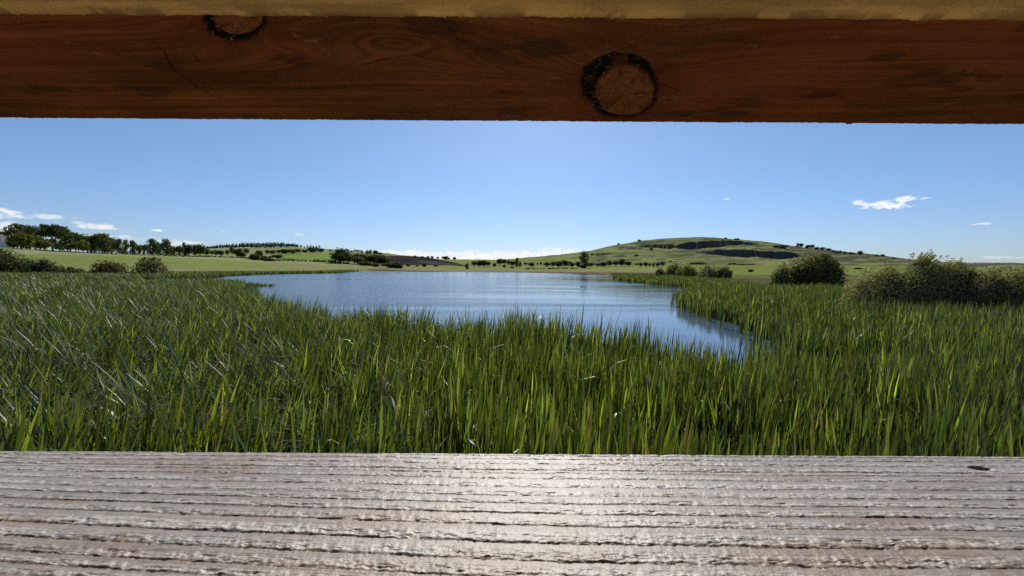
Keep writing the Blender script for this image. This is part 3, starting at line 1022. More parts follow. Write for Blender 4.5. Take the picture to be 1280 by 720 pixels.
def make_blades(X, Y, topz, r, wscale, nseg, left, bend):
    """left: how strongly the wind has laid the tips over to the right (0..1); bend: share of tips that hang over"""
    n = len(X)
    left = np.broadcast_to(left, (n,))
    bend = np.broadcast_to(bend, (n,))
    H = np.maximum(0.3, topz - 0.05) * (0.70 + 0.34 * r.random(n) ** 0.85) * (1 + 0.03 * r.standard_normal(n))
    Wd = (0.020 + 0.020 * r.random(n)) * wscale
    ang = np.where(r.random(n) < 0.45 + 0.5 * left, r.normal(0.0, 0.6, n), r.random(n) * 2 * math.pi)
    face = np.where(r.random(n) < 0.5, ang + math.pi / 2 + r.normal(0, 0.45, n), r.random(n) * math.pi)
    lean = np.abs(r.normal(0.02, 0.085, n)) + 0.10 * left
    curl = np.abs(r.normal(0.05, 0.13, n)) + 0.35 * left * r.random(n)
    bent = r.random(n) < bend
    curl = np.where(bent, 1.3 + 1.0 * r.random(n), curl)
    cexp = np.where(bent, 2.6 + 2.0 * r.random(n), 2.0)
    H = np.where(bent, H * 1.12, H)
    flop = (~bent) & (r.random(n) < 0.22 * left)               # leaves pushed over the other way, flat side up
    ang = np.where(flop, math.pi + r.normal(0, 0.35, n), ang)
    lean = np.where(flop, 0.12 + 0.5 * r.random(n) ** 1.5, lean)
    curl = np.where(flop, 0.15 + 0.35 * r.random(n), curl)
    face = np.where(flop, ang + math.pi / 2 + r.normal(0, 0.2, n), face)
    H = np.where(flop, H * 1.1, H)
    face = np.where(bent, ang + math.pi / 2 + r.normal(0, 0.25, n), face)
    return blades(X, Y, np.full(n, 0.0), H, Wd, face, lean, ang, curl, nseg, reed_cols(n, r), np.where(bent, r.normal(0, .3, n), r.normal(0, 0.7, n)), cexp)


def top_height(X, Y):
    t = 1.62 + 0.34 * (fbm(X * 0.55 + 40, Y * 0.55 + 40, 101, 3) - 0.5) * 2 * 0.7 + 0.22 * (vnoise(X * 2.1 + 9, Y * 2.1 + 9, 102) - 0.5)
    g = np.exp(-((X - 6.6) ** 2 / 1.6 + (Y - 8.4) ** 2 / 1.2)) * 0.9          # hollow by the water on the right
    g2 = np.exp(-((X + 4.6) ** 2 / 1.2 + (Y - 7.2) ** 2 / 0.6)) * 0.4
    g3 = np.exp(-((X - 4.6) ** 2 / 1.2 + (Y - 6.2) ** 2 / 0.8)) * 0.3
    return t - g - g2 - g3


def merge(parts):
    Vs, Fs, Cs, off = [], [], [], 0
    for V, F, C in parts:
        Vs.append(V)
        Fs.append(F + off)
        Cs.append(C)
        off += len(V)
    return np.concatenate(Vs), np.concatenate(Fs), np.concatenate(Cs)


FRONT0, FRONT1 = 2.15, 3.85


def front_reeds():
    r = np.random.default_rng(5)
    protos = []
    for k in range(20):
        n = int(r.integers(19, 24))
        a = r.random(n) * 2 * math.pi
        rad = 0.15 * np.sqrt(r.random(n))
        V, F, C = make_blades(np.cos(a) * rad, np.sin(a) * rad, np.full(n, 1.68), r, 1.22, 10, 0.03 if k < 12 else 0.7, 0.015 if k < 12 else 0.22)
        protos.append(np_mesh('reed_plant', V, F, C, smooth=True))
        protos[-1].materials.append(M_reed)
    # jittered lattice so that no gaps open up
    pts = []
    step = 0.222
    y = FRONT0
    row = 0
    while y < FRONT1:
        lim = 1.36 * y + 0.2
        x = -lim + (row % 2) * step / 2
        while x < lim:
            pts.append((x + r.normal(0, 0.06), y + r.normal(0, 0.06)))
            x += step
        y += step * 0.95
        row += 1
    pts.sort(key=lambda p: p[1])
    pts = pts[:300]
    for (x, y) in pts:
        o = bpy.data.objects.new('reed_plant', protos[int(r.integers(12, 20)) if r.random() < np.clip(-x / y * .8 + .1, 0, .75) else int(r.integers(0, 12))])
        col.objects.link(o)
        o.location = (x, y, 0.03)
        o.rotation_euler = (0, 0, float(r.normal(0, 0.45)))
        s = float(top_height(np.array([x]), np.array([y]))[0]) / 1.62 * float(r.uniform(0.93, 1.08))
        o.scale = (1, 1, s)
        w = r.uniform(0.8, 1.2)
        o.color = (w * r.uniform(.9, 1.12), w, w * r.uniform(.8, 1.2), 1)
        tag(o, 'green reed plant with long upright blades in the front rows just beyond the sill', 'reed', 'reed plants in the front rows beyond the sill')
    return max(p[1] for p in pts)


ymax = front_reeds()


def reed_bed():
    r = np.random.default_rng(6)
    parts = []
    #  (d0, d1, stems per m2, blades per stem, width scale, segments)
    bands = [(1.3, 2.2, 14, 8, 1.1, 6), (ymax - 0.05, 6.5, 46, 9, 1.15, 7), (6.5, 12, 34, 8, 1.15, 6), (12, 22, 19, 7, 1.25, 5), (22, 40, 12, 7, 1.7, 4), (40, 75, 6.5, 6, 2.5, 4), (75, 130, 3.0, 6, 4.0, 3), (130, 250, 2.0, 5, 6.5, 3)]
    for (d0, d1, dens, nb_, ws, ns) in bands:
        Xm = min(1.5 * d1 + 1.0, 195)
        area = 2 * Xm * (d1 - d0)
        n = int(area * dens)
        X = (r.random(n) * 2 - 1) * Xm
        Y = d0 + r.random(n) * (d1 - d0)
        k = inside(REEDS, X, Y) & (np.abs(X) < 1.5 * Y + 1.0)
        X, Y = X[k], Y[k]
        sd = sdist(LAKE, X, Y)
        edge = (fbm(X * 1.3, Y * 1.3, 110, 3) - 0.5) * np.clip(0.9 + Y * 0.03, 1, 3)
        keep = sd + edge > -0.2
        keep |= (sd > -1.3) & (r.random(len(X)) < 0.08) & (Y < 40)
        X, Y, sd = X[keep], Y[keep], sd[keep]
        T = top_height(X, Y) + 0.18 * np.exp(-np.clip(sd, 0, 9) / 0.8) * (Y < 14)
        # the far-left marsh and the spit are shorter
        T = np.where((Y > 48) & (Y < 66) & (X < -33) & (X > -62), 0.35 + 0.25 * r.random(len(X)), T)
        T = T * np.where((X > 7.5) & (Y > 10) & (Y < 110), 0.62 + 0.38 * sstep(sd, 0.0, 4.5), 1.0)
        T = np.where(Y > 100, T * 0.8, T)
        X, Y, T = np.repeat(X, nb_), np.repeat(Y, nb_), np.repeat(T, nb_)
        sp = 0.07 * max(1, ws * 0.8)
        X = X + r.normal(0, sp, len(X))
        Y = Y + r.normal(0, sp, len(Y))
        left = np.clip(-X / np.maximum(Y, 1) * 1.0 - 0.02, 0, 1)
        parts.append(make_blades(X, Y, T * (0.92 + 0.16 * r.random(len(X))), r, ws, ns, left, 0.015 + 0.36 * left))
    V, F, C = merge(parts)
    print('reed verts', len(V))
    o = link('reed_bed', np_mesh('reed_bed', V, F, C, smooth=True), M_reed)
    tag(o, 'dense green reed bed spreading round the near shore of the lake', kind='stuff')


reed_bed()

# ------------------------------------------------------------------ trees and bushes


def leaf_cloud(blobs, n, size, r, col0, up=0.25, aspect=1.6, shell=0.55, var=0.35):
    """n leaf faces spread through ellipsoid blobs (cx,cy,cz,rx,ry,rz)"""
    b = np.array(blobs, float)
    w = (b[:, 3] * b[:, 4] * b[:, 5]) ** (2 / 3)
    idx = r.choice(len(b), n, p=w / w.sum())
    d = r.normal(size=(n, 3))
    d /= np.linalg.norm(d, axis=1)[:, None]
    rad = (shell + (1 - shell) * r.random(n)) ** 0.8 * (0.9 + 0.22 * r.random(n))
    P = b[idx, :3] + d * rad[:, None] * b[idx, 3:]
    nrm = d + r.normal(0, 0.7, (n, 3)) + np.array([0, 0, up])
    nrm /= np.linalg.norm(nrm, axis=1)[:, None]
    t1 = np.cross(nrm, r.normal(size=(n, 3)))
    t1 /= np.linalg.norm(t1, axis=1)[:, None] + 1e-9
    t2 = np.cross(nrm, t1)
    s = size * (0.55 + 0.9 * r.random(n))[:, None]
    a = t1 * s * aspect / 2
    c = t2 * s / 2
    V = np.stack([P - a, P - c * 0.9, P + a, P + c], 1).reshape(-1, 3)
    F = np.arange(4 * n).reshape(n, 4)
    blobtone = 0.8 + 0.4 * r.random(len(b))
    C = np.array(col0)[None, :] * (blobtone[idx] * (1 - var + 2 * var * r.random(n)))[:, None]
    C[:, 0] *= 0.9 + 0.25 * r.random(n)
    C = np.repeat(C, 4, 0)
    return V, F, C


def tube(pts, rads, k=6):
    pts = [Vector(p) for p in pts]
    V, F = [], []
    for i, (p, rr) in enumerate(zip(pts, rads)):
        dirv = (pts[min(i + 1, len(pts) - 1)] - pts[max(i - 1, 0)]).normalized()
        ax = dirv.orthogonal().normalized()
        ay = dirv.cross(ax)
        for j in range(k):
            a = 2 * math.pi * j / k
            V.append(p + ax * math.cos(a) * rr + ay * math.sin(a) * rr)
    for i in range(len(pts) - 1):
        for j in range(k):
            F.append((i * k + j, i * k + (j + 1) % k, (i + 1) * k + (j + 1) % k, (i + 1) * k + j))
    return np.array([tuple(v) for v in V]), np.array(F), np.zeros((len(V), 3)) + 0.1


FOL = (0.075, 0.09, 0.03)


def crown_blobs(kind, r):
    """unit-height tree crowns; half width 0.5"""
    B = []
    if kind == 'round':
        for i in range(9):
            a = r.random() * 6.283
            q = r.random() ** 0.5 * 0.27
            z = 0.24 + 0.54 * r.random()
            B.append((math.cos(a) * q, math.sin(a) * q, z, .2 + .08 * r.random(), .2 + .08 * r.random(), .13 + .07 * r.random()))
        B.append((0, 0, 0.54, .4, .4, .38))
    elif kind == 'tall':
        for i in range(9):
            z = 0.18 + 0.72 * i / 8
            q = 0.22 * math.sin(math.pi * min(1, z * 1.02)) + 0.05
            a = r.random() * 6.283
            B.append((math.cos(a) * q * .8, math.sin(a) * q * .8, z, .27, .27, .14))
        B.append((0, 0, .53, .38, .38, .44))
    elif kind == 'spread':
        for i in range(13):
            a = r.random() * 6.283
            q = r.random() ** 0.5 * 0.38
            z = 0.55 + 0.30 * r.random() - q * 0.25
            B.append((math.cos(a) * q, math.sin(a) * q, z + .06, .16 + .05 * r.random(), .16 + .05 * r.random(), .08 + .05 * r.random()))
        B.append((0, 0, 0.66, .3, .3, .2))
    elif kind == 'pine':
        for i in range(11):
            a = r.random() * 6.283
            q = 0.12 + r.random() * 0.28
            z = 0.45 + 0.5 * r.random()
            q *= 1.25 - z * .6
            B.append((math.cos(a) * q, math.sin(a) * q, z, .17, .17, .06 + .03 * r.random()))
    elif kind == 'bush':
        for i in range(12):
            a = r.random() * 6.283
            q = r.random() ** 0.5 * 0.34
            z = (0.12 + 0.62 * r.random()) * (1 - 0.9 * q)
            B.append((math.cos(a) * q, math.sin(a) * q, z, .16 + .08 * r.random(), .16 + .08 * r.random(), .18 + .1 * r.random()))
        B.append((0, 0, 0.36, .42, .42, .46))
    return B


PROTO = {}


def make_protos():
    r = np.random.default_rng(21)
    for kind, nleaf, size in (('round', 900, .075), ('tall', 800, .07), ('spread', 900, .06), ('pine', 800, .055), ('bush', 1300, .075)):
        for v in range(3):
            blobs = crown_blobs(kind, r)
            V, F, C = leaf_cloud(blobs, nleaf, size, r, FOL, shell=0.35, var=.4)
            crown = np_mesh('crown', V, F, C)
            crown.materials.append(M_leaf)
            if kind == 'bush':
                tr = [tube([(0, 0, -.05), (.02, 0, .2), (.05 * s, .03, .5)], [.03, .025, .01], 5) for s in (-2, 1)]
            else:
                tr = [tube([(0, 0, -.05), (.01, .01, .3), (0.0, .02, .55), (.02, 0, .85)], [.035, .027, .018, .005], 6)]
                for q in range(4):
                    a = q * 1.57 + r.random()
                    tr.append(tube([(0, .01, .3 + .07 * q), (.12 * math.cos(a), .12 * math.sin(a), .45 + .07 * q), (.24 * math.cos(a), .24 * math.sin(a), .55 + .06 * q)], [.014, .01, .004], 5))
            Vt_, Ft_, Ct_ = merge(tr)
            trunk = np_mesh('trunk', Vt_, Ft_, None, smooth=True)
            trunk.materials.append(M_bark)
            PROTO[(kind, v)] = (crown, trunk)


make_protos()
TREE_N = 0


def plant(name, kind, x, ybase, ytop, wpx, label, cat, group, tint=(1, 1, 1), d=None, solo=False, dmin=120.0, dmax=1400.0):
    """a tree standing where the photo shows it: photo column, base and top row, width"""
    global TREE_N
    TREE_N += 1
    if d is None:
        p = on_land(x, ybase, dmin, dmax)
    else:
        v = pxdir(x, ybase)
        p = Vector((v.x * d, d, zland(v.x * d, d)))
    vt = pxdir(x, ytop)
    h = CAM.z + vt.z * p.y - p.z
    h = max(h * 1.06, 0.4)
    wid = wpx * 1.42 / F_PX * p.y
    wid *= random.uniform(.82, 1.25)
    h *= random.uniform(.9, 1.16)
    crown, trunk = PROTO[(kind, TREE_N * 7 % 3)]
    rz = random.uniform(0, 6.28)
    if solo:
        o = bpy.data.objects.new(name, crown)
        col.objects.link(o)
        o.location = p - Vector((0, 0, 0.12 * h if kind != 'bush' else 0))
        o.scale = (wid, wid, h * 1.02)
        o.rotation_euler = (0, 0, rz)
        o.color = (*tint, 1)
        root = o
    else:
        root = empty(name, p)
        root.scale = (wid, wid, h)
        root.rotation_euler = (0, 0, rz)
        for nm, me in (('crown', crown), ('trunk', trunk)):
            c = bpy.data.objects.new(nm, me)
            col.objects.link(c)
            c.parent = root
            c.color = (*tint, 1)
    tag(root, label, cat, group)
    return root


ORD = ['first', 'second', 'third', 'fourth', 'fifth', 'sixth', 'seventh', 'eighth', 'ninth', 'tenth', 'eleventh', 'twelfth', 'thirteenth', 'fourteenth', 'fifteenth', 'sixteenth',
       'seventeenth', 'eighteenth', 'nineteenth', 'twentieth', 'twenty-first', 'twenty-second', 'twenty-third', 'twenty-fourth', 'twenty-fifth', 'twenty-sixth', 'twenty-seventh', 'twenty-eighth',
       'twenty-ninth', 'thirtieth', 'thirty-first', 'thirty-second', 'thirty-third', 'thirty-fourth', 'thirty-fifth']
DESC = {'round': 'rounded', 'tall': 'narrow upright', 'spread': 'broad spreading', 'pine': 'open-crowned', 'bush': 'low bushy'}


def row(trees, where, group, name='tree', cat='tree', **kw):
    trees = sorted(trees, key=lambda t: t[0])
    for i, tr in enumerate(trees):
        x, yb, yt, w, kind = tr[:5]
        tint = tr[5] if len(tr) > 5 else (1, 1, 1)
        plant(name, kind, x, yb, yt, w, f'{DESC[kind]} {cat}, {ORD[i]} from the left {where}', cat, group, tint, **kw)


DK, YE, LT, GY = (.95, 1.0, .98), (1.9, 1.6, .8), (1.5, 1.45, 1.0), (1.35, 1.4, 1.5)
# woodland behind the left meadow: tall rear trees
row([(3, 309, 284, 17, 'round', DK), (22, 311, 284, 17, 'spread', DK), (33, 311, 280.5, 21, 'spread', DK), (50, 311, 282, 18, 'spread', DK), (66, 312, 281.5, 18, 'spread', DK), (76, 312, 283, 15, 'spread', DK),
     (88, 313, 288, 15, 'spread'), (98, 314, 293, 13, 'round'), (109, 314, 290, 18, 'round', YE), (128, 315, 290.5, 17, 'spread', LT), (119, 314, 296, 12, 'round'), (139, 316, 299, 10, 'round', LT)],
    'among the tall rear trees behind the left meadow', 'tall rear trees behind the left meadow', dmin=330.0)
row([(17, 311, 299, 11, 'round'), (27, 312, 290, 18, 'round', LT), (44, 312, 294, 16, 'round', DK), (38, 312, 296, 14, 'tall', DK), (56, 313, 298, 14, 'round', LT), (65, 313, 297, 12, 'round'), (74, 314, 302, 11, 'round', LT), (85, 315, 295, 12, 'tall', DK), (95, 315.5, 302, 10, 'round', DK),
     (104, 316, 300, 11, 'round', LT), (114, 316, 300, 19, 'round', DK), (131, 317, 297, 12, 'tall', DK), (140, 317, 301, 8, 'tall', LT), (149, 317.5, 299.5, 9, 'tall', DK), (157, 317.5, 300.5, 8, 'tall', LT), (166, 318, 299.5, 9, 'tall', DK),
     (173, 318, 304, 7, 'round', LT), (181, 318, 304, 10, 'round', DK), (191, 319, 301.5, 11, 'tall', DK), (198, 319, 304, 8, 'tall', DK), (208, 320, 301.5, 10, 'tall', DK), (217, 319.5, 307, 8, 'round', DK), (213, 319.5, 305, 7, 'round', LT)],
    'in the row along the left meadow edge', 'trees in the row along the left meadow edge', dmin=250.0)
row([(225, 320, 305, 9, 'round', DK), (231, 320, 304.5, 5, 'tall', DK), (236, 320, 304.5, 13, 'round'), (243, 320, 307, 5, 'tall'), (250, 320.5, 305.5, 11, 'round', DK), (258, 320.5, 309, 8, 'round'), (265, 320, 312, 5, 'round', LT), (270, 320, 311, 5, 'round'), (276, 320.5, 311, 9, 'round', DK),
     (284, 320, 312, 6, 'round', LT), (290, 318, 309.5, 5, 'tall'), (299, 320.5, 309, 11, 'bush', DK), (308, 319, 311, 8, 'round', LT)],
    'in the loose row right of the meadow', 'trees in the loose row right of the left meadow', dmin=300.0)
row([(317, 325, 315.5, 11, 'bush', DK), (324, 323, 311.5, 9, 'round', LT), (330, 325.5, 317, 7, 'bush', (2.2, 2.2, 1.9)), (337, 325, 319, 5, 'round', DK), (336, 326.5, 322, 8, 'bush', DK), (347, 324.5, 318.5, 10, 'round', DK)],
    'of the field trees before the wooded hill', 'field trees before the wooded hill', dmin=300.0)
row([(334, 317, 311, 6, 'round'), (341, 317.5, 311.5, 6, 'round', LT), (349, 317, 311, 6, 'round'), (356, 317, 310.5, 7, 'round'), (364, 317, 310.5, 8, 'round', LT), (372, 316.5, 310, 9, 'round', DK), (381, 316, 310.5, 8, 'round'), (389, 315.5, 308, 10, 'round', DK), (395, 315.2, 309, 7, 'round'), (401, 315, 308.8, 8, 'round', DK), (413, 314, 311.5, 4, 'round', DK)],
    'on the field edge below the hilltop wood', 'trees on the field edge below the hilltop wood', solo=True, dmin=420.0)
row([(426, 329.5, 310.5, 20, 'round', DK), (435, 330, 317, 13, 'round'), (443, 330, 315.5, 13, 'round'), (430, 330, 316, 14, 'round', DK), (447, 331, 320, 12, 'round', DK), (458, 331, 318.5, 13, 'round', DK), (468, 331.5, 318, 13, 'round', DK), (477, 332, 318, 12, 'round', DK), (420, 329, 317, 10, 'round', DK), (452, 330.5, 317, 13, 'round', DK), (463, 331, 317, 15, 'round'), (473, 331.5, 315.5, 15, 'round'), (481, 332, 319.5, 13, 'round')],
    'in the grove above the far-left shore', 'trees of the grove above the far-left shore', dmin=300.0)
row([(455, 332, 325, 10, 'bush', DK), (463, 332.3, 328, 7, 'bush'), (470, 333.5, 327.5, 9, 'bush', DK), (489, 335, 327.5, 13, 'bush', DK), (497, 335.5, 325.5, 9, 'bush', DK), (484, 333, 328, 8, 'bush')],
    'at the foot of the grove', 'bushes at the foot of the grove', name='bush', cat='bush', dmin=270.0)
row([(428, 315, 309.8, 6, 'round', DK), (433, 315.5, 311, 6, 'spread', DK), (439, 316, 312.5, 4, 'round', DK), (446, 316.5, 311.5, 6, 'spread', DK), (452, 316.5, 312.8, 3, 'tall', DK), (459, 317.5, 312.3, 4, 'tall', DK), (463, 317.5, 312, 3, 'tall', DK), (469, 318, 312.3, 6, 'round', DK), (475, 318.5, 315, 5, 'round', DK)],
    'on the skyline behind the grove', 'small trees on the skyline behind the grove', solo=True, dmin=600.0)
row([(519, 321.3, 318.8, 3, 'round', DK), (528, 322.5, 320, 4, 'round', DK), (535, 323.3, 320, 3, 'round', DK), (540, 323.3, 320, 3, 'tall', DK), (547, 323.5, 319.8, 3.5, 'round', DK), (554, 324, 319.8, 5, 'round', DK), (557.5, 324, 319.5, 6, 'round', DK), (561, 324.2, 321.5, 3, 'round', DK), (568, 324.5, 321, 5, 'round', DK)],
    'on the skyline over the dark shaded slope', 'tiny trees on the skyline over the dark shaded slope', solo=True, dmin=700.0)
row([(511, 333, 329, 5, 'bush', LT), (530, 333.3, 327.5, 6, 'bush', DK), (545, 333.3, 330, 5, 'bush', DK), (522, 333, 330.5, 3, 'bush', LT), (584, 336.5, 327.5, 4, 'tall', DK)],
    'below the dark shaded slope', 'small bushes below the dark shaded slope', solo=True, name='bush', cat='bush', dmin=270.0)
row([(593, 333.8, 325, 8, 'round', DK), (599, 333.8, 324.8, 8, 'round', DK), (605, 333.8, 325, 9, 'round', DK), (610, 333.8, 326, 7, 'round', DK), (618, 334.3, 328, 4, 'round', DK), (625, 331.5, 323.5, 8, 'round'), (630, 331.5, 323, 8, 'round', DK), (636, 331.5, 325, 7, 'round', DK),
     (641, 332.5, 324.8, 6, 'round', DK), (646, 334.3, 324, 6, 'tall'), (650, 334.3, 327.5, 4, 'tall'), (630, 334.2, 331, 4, 'bush', DK), (640, 335.3, 332.8, 6, 'bush'), (657, 331.5, 327, 6, 'round', DK), (664, 334.3, 326.5, 8, 'round', DK)],
    'behind the middle of the far shore', 'trees behind the middle of the far shore', dmin=300.0)
row([(672, 332, 328, 3, 'round', DK), (676, 331.5, 327.5, 3, 'round', DK), (683, 333.5, 326.5, 9, 'round', DK), (691, 335, 325.8, 8, 'round', DK), (698, 334.5, 325.5, 9, 'round', DK), (705, 334.3, 325, 9, 'round', DK), (710, 334, 326, 6, 'round', DK), (715, 334.5, 326.5, 6, 'round', DK), (722, 334.5, 327, 7, 'round', DK)],
    'in the tree line left of the pale tall tree', 'trees in the line left of the pale tall tree', dmin=300.0)
plant('tree', 'tall', 730.5, 335, 316.5, 10, 'tall pale grey-green tree standing above the others behind the far shore', 'tree', None, (1.3, 1.35, 1.5), dmin=300.0)
row([(728, 335.3, 330, 8, 'bush', DK), (739, 334.3, 327, 8, 'round', DK), (747, 334, 328, 9, 'round', DK), (754, 334, 327.5, 9, 'round', DK), (761, 333, 324.8, 8, 'round'), (770, 333.3, 325, 9, 'round', DK), (777, 333.3, 323.5, 9, 'round', DK), (785, 333, 325.5, 9, 'round', DK), (796, 332.5, 328.5, 4, 'round', DK), (801, 334, 327.3, 5, 'round', DK),
     (807, 334, 326.8, 6, 'round', DK), (812, 334.5, 328, 4, 'round'), (817, 334.5, 328, 4, 'tall', DK), (822, 334.5, 328, 5, 'round', DK), (828, 333.5, 326.8, 6, 'round', DK)],
    'in the line right of the pale tall tree', 'trees in the line below the hill', dmin=300.0)
row([(773, 305.8, 303.5, 3, 'round', DK), (799, 301.5, 298.6, 3.2, 'round', DK), (907, 299.2, 296.3, 3.4, 'round', DK), (920.5, 299.8, 297.6, 4, 'bush', DK)],
    'of the lone trees on top of the hill', 'lone trees on the hilltop skyline', solo=True, dmin=900.0)
row([(740, 319, 315.5, 3, 'round', DK), (795, 320, 317.8, 4, 'bush', DK), (838, 327.5, 325, 4, 'bush', DK), (814, 312.5, 309.5, 3, 'bush', DK), (748, 326, 324.6, 3, 'bush', DK), (978, 310.5, 305.5, 9, 'bush', DK), (970, 310, 306, 6, 'bush', DK)],
    'dotted over the face of the hill', 'dark scrub dotted over the hill', solo=True, name='bush', cat='bush', dmin=500.0)
row([(997, 308.5, 303, 3.5, 'tall', DK), (1001.5, 308.8, 303, 4, 'round', DK), (1010, 310.5, 304.5, 5, 'round', DK), (1015, 311, 304.3, 6, 'round', DK), (1021, 312, 307.8, 5, 'round', DK), (1028, 312.5, 308, 5, 'round', DK), (1035.5, 313.7, 310, 6, 'round', DK), (1041, 315, 312, 4, 'round', DK), (1046, 317, 313, 4, 'round', DK), (1050, 317.2, 313, 3, 'tall', DK),
     (1056, 317.6, 313.6, 4, 'round', DK), (1063, 318.3, 314.5, 4, 'round', DK), (1067, 318.5, 315.8, 3, 'round', DK), (1075, 318.6, 313, 6, 'round', DK), (1103, 320.6, 317.5, 4, 'round', DK), (1095, 320, 318, 4, 'bush', DK), (1117, 323.5, 321, 3, 'round', DK)],
    'along the right shoulder of the hill', 'trees along the right shoulder of the hill', solo=True, dmin=850.0)
row([(913, 331, 328.3, 5, 'bush', DK), (918, 331, 328, 4, 'bush', DK), (926, 331.3, 329.6, 9, 'bush', DK), (937, 331.2, 329.8, 10, 'bush', DK), (871, 330.5, 327, 14, 'bush', DK), (939, 340.2, 335.8, 7, 'bush', DK), (1072, 336.5, 334, 8, 'bush', DK)],
    'scattered in the fields right of centre', 'dark bushes in the fields right of centre', name='bush', cat='bush', solo=True, dmin=150.0)


# bigger shrubs: own meshes
def shrub(name, x0, x1, ytop, d, nleaf, leaf, label, group=None, col0=FOL, seed=1, lobes=None, aspect=1.7, twigs=0, cat='bush', depth=None, tall=None, var=.4, trans=None):
    r = np.random.default_rng(seed)
    xm = (x0 + x1) / 2
    v = pxdir(xm, 340)
    base = Vector((v.x * d, d, zland(v.x * d, d)))
    hw = (x1 - x0) / 2 / F_PX * d
    top = CAM.z + pxdir(xm, ytop).z * d - base.z
    dp = depth or hw * 0.9
    B = []
    if lobes is None:
        for i in range(22):
            a = r.random() * 6.283
            q = r.random() ** 0.5
            px_, py_ = math.cos(a) * q * 0.78 * hw, math.sin(a) * q * 0.78 * dp
            dome = math.sqrt(max(0.05, 1 - q * q * 0.85))
            zt = top * dome * (0.82 + 0.2 * r.random())
            rz_ = top * (.16 + .1 * r.random())
            B.append((px_, py_, max(rz_ * .6, (zt - rz_) * (0.45 + 0.55 * r.random())), hw * (.2 + .1 * r.random()), dp * (.2 + .1 * r.random()), rz_))
        B.append((0, 0, top * .4, hw * .8, dp * .8, top * .5))
    else:
        for (lx, lz, rx, rz_) in lobes:
            for k in range(2):
                B.append((lx * hw, (r.random() - .5) * dp, lz * top, rx * hw, dp * .45, rz_ * top))
    V, F, C = leaf_cloud(B, nleaf, leaf, r, col0, shell=0.45, aspect=aspect, var=var)
    k = V.reshape(-1, 4, 3)[:, :, 2].min(1) > 0
    V = V.reshape(-1, 4, 3)[k].reshape(-1, 3)
    C = C.reshape(-1, 4, 3)[k].reshape(-1, 3)
    F = np.arange(len(V)).reshape(-1, 4)
    tb = []
    for i in range(9):
        a = r.random() * 6.283
        q = .5 * r.random() ** .5 + .1
        tb.append(tube([(.1 * hw * math.cos(a), .1 * dp * math.sin(a), -.2), (q * .5 * hw * math.cos(a), q * .5 * dp * math.sin(a), top * .4), (q * hw * math.cos(a), q * dp * math.sin(a), top * (.85 - .3 * q))], [.05, .035, .008], 6))
    tV = []
    for i in range(twigs):                                  # whippy shoots that stand out of the crown, each with its leaves
        b = B[int(r.integers(0, len(B)))]
        p0 = np.array([b[0] + (r.random() - .5) * b[3], b[1] + (r.random() - .5) * b[4], b[2] + b[5] * .6])
        if p0[2] < top * 0.5:
            continue
        L = top * (.1 + .15 * r.random())
        dv = np.array([r.normal(.25, .4), r.normal(0, .3), 1.0])
        dv /= np.linalg.norm(dv)
        p1 = p0 + dv * L * .6
        p2 = p1 + (dv + np.array([.5, 0, -.25])) * L * .4
        tb.append(tube([p0, p1, p2], [.009, .006, .003], 4))
        for s in np.linspace(.25, 1, 14):
            c = (p0 + (p1 - p0) * s / .6 if s < .6 else p1 + (p2 - p1) * (s - .6) / .4) + r.normal(0, .035, 3)
            tV.append((c[0], c[1], c[2], .05, .05, .05))
    if tV:
        V2, F2, C2 = leaf_cloud(tV, len(tV) * 2, leaf, r, np.array(col0) * 1.15, aspect=aspect, var=var)
        V, F, C = merge([(V, F, C), (V2, F2, C2)])
    root = empty(name, base)
    tag(root, label, cat, group)
    link('crown', np_mesh('crown', V, F, C), M_leaf, root)
    Vt_, Ft_, _ = merge(tb)
    link('trunk', np_mesh('trunk', Vt_, Ft_, None, smooth=True), M_bark, root)
    return root


# left bushes beyond the reeds
shrub('bush', -26, 40, 309, 86, 5200, .30, 'large dark bush at the left edge beyond the reeds', 'bushes behind the left reeds', (0.085, 0.092, 0.036), 31)
shrub('bush', 30, 78, 320, 84, 2600, .28, 'dark leaning bush right of the large left-edge bush', 'bushes behind the left reeds', (0.072, 0.08, 0.038), 32)
shrub('bush', 66, 108, 331, 82, 1500, .26, 'low scrubby bush between the leaning and the domed bush', 'bushes behind the left reeds', (0.085, 0.092, 0.04), 33)
shrub('bush', 113, 162, 321, 84, 3000, .26, 'domed dark bush with a rusty top beside the pale willow', 'bushes behind the left reeds', (0.10, 0.085, 0.03), 34)
shrub('willow_bush', 163, 212, 318, 84, 2600, .24, 'pale olive willow with whitish feathery shoots beyond the reeds', 'bushes behind the left reeds', (0.20, 0.195, 0.095), 35, twigs=60, aspect=2.2)
# five round shrubs on the right shore
shrub('bush', 815, 835, 331.5, 94, 1300, .22, 'small dark brownish shrub, leftmost of the five on the right shore', 'shrubs on the right shore', (0.09, 0.085, 0.045), 41)
shrub('bush', 829, 858, 325, 99, 2000, .24, 'mixed green shrub second in the five on the right shore', 'shrubs on the right shore', (0.115, 0.125, 0.055), 42)
shrub('bush', 843, 874, 325.5, 93, 2200, .22, 'yellowish green dome shrub in the middle of the five', 'shrubs on the right shore', (0.165, 0.17, 0.05), 43)
shrub('bush', 867, 901, 325, 92, 2600, .2, 'grey-green rounded shrub with silvery leaves, fourth of the five', 'shrubs on the right shore', (0.17, 0.20, 0.125), 44)
shrub('bush', 890, 918, 328, 90, 2000, .22, 'olive shrub at the right end of the five by the brown strip', 'shrubs on the right shore', (0.14, 0.145, 0.06), 45)
# the big bush and its paler neighbour
shrub('bush', 970, 1066, 311, 41, 17000, .13, 'large dark rounded bush standing alone in the right reeds', None, (0.125, 0.13, 0.036), 51, depth=2.6)
shrub('willow_bush', 961, 992, 321, 40, 4000, .12, 'paler bush against the left side of the large dark bush', None, (0.14, 0.14, 0.065), 52, depth=1.3)
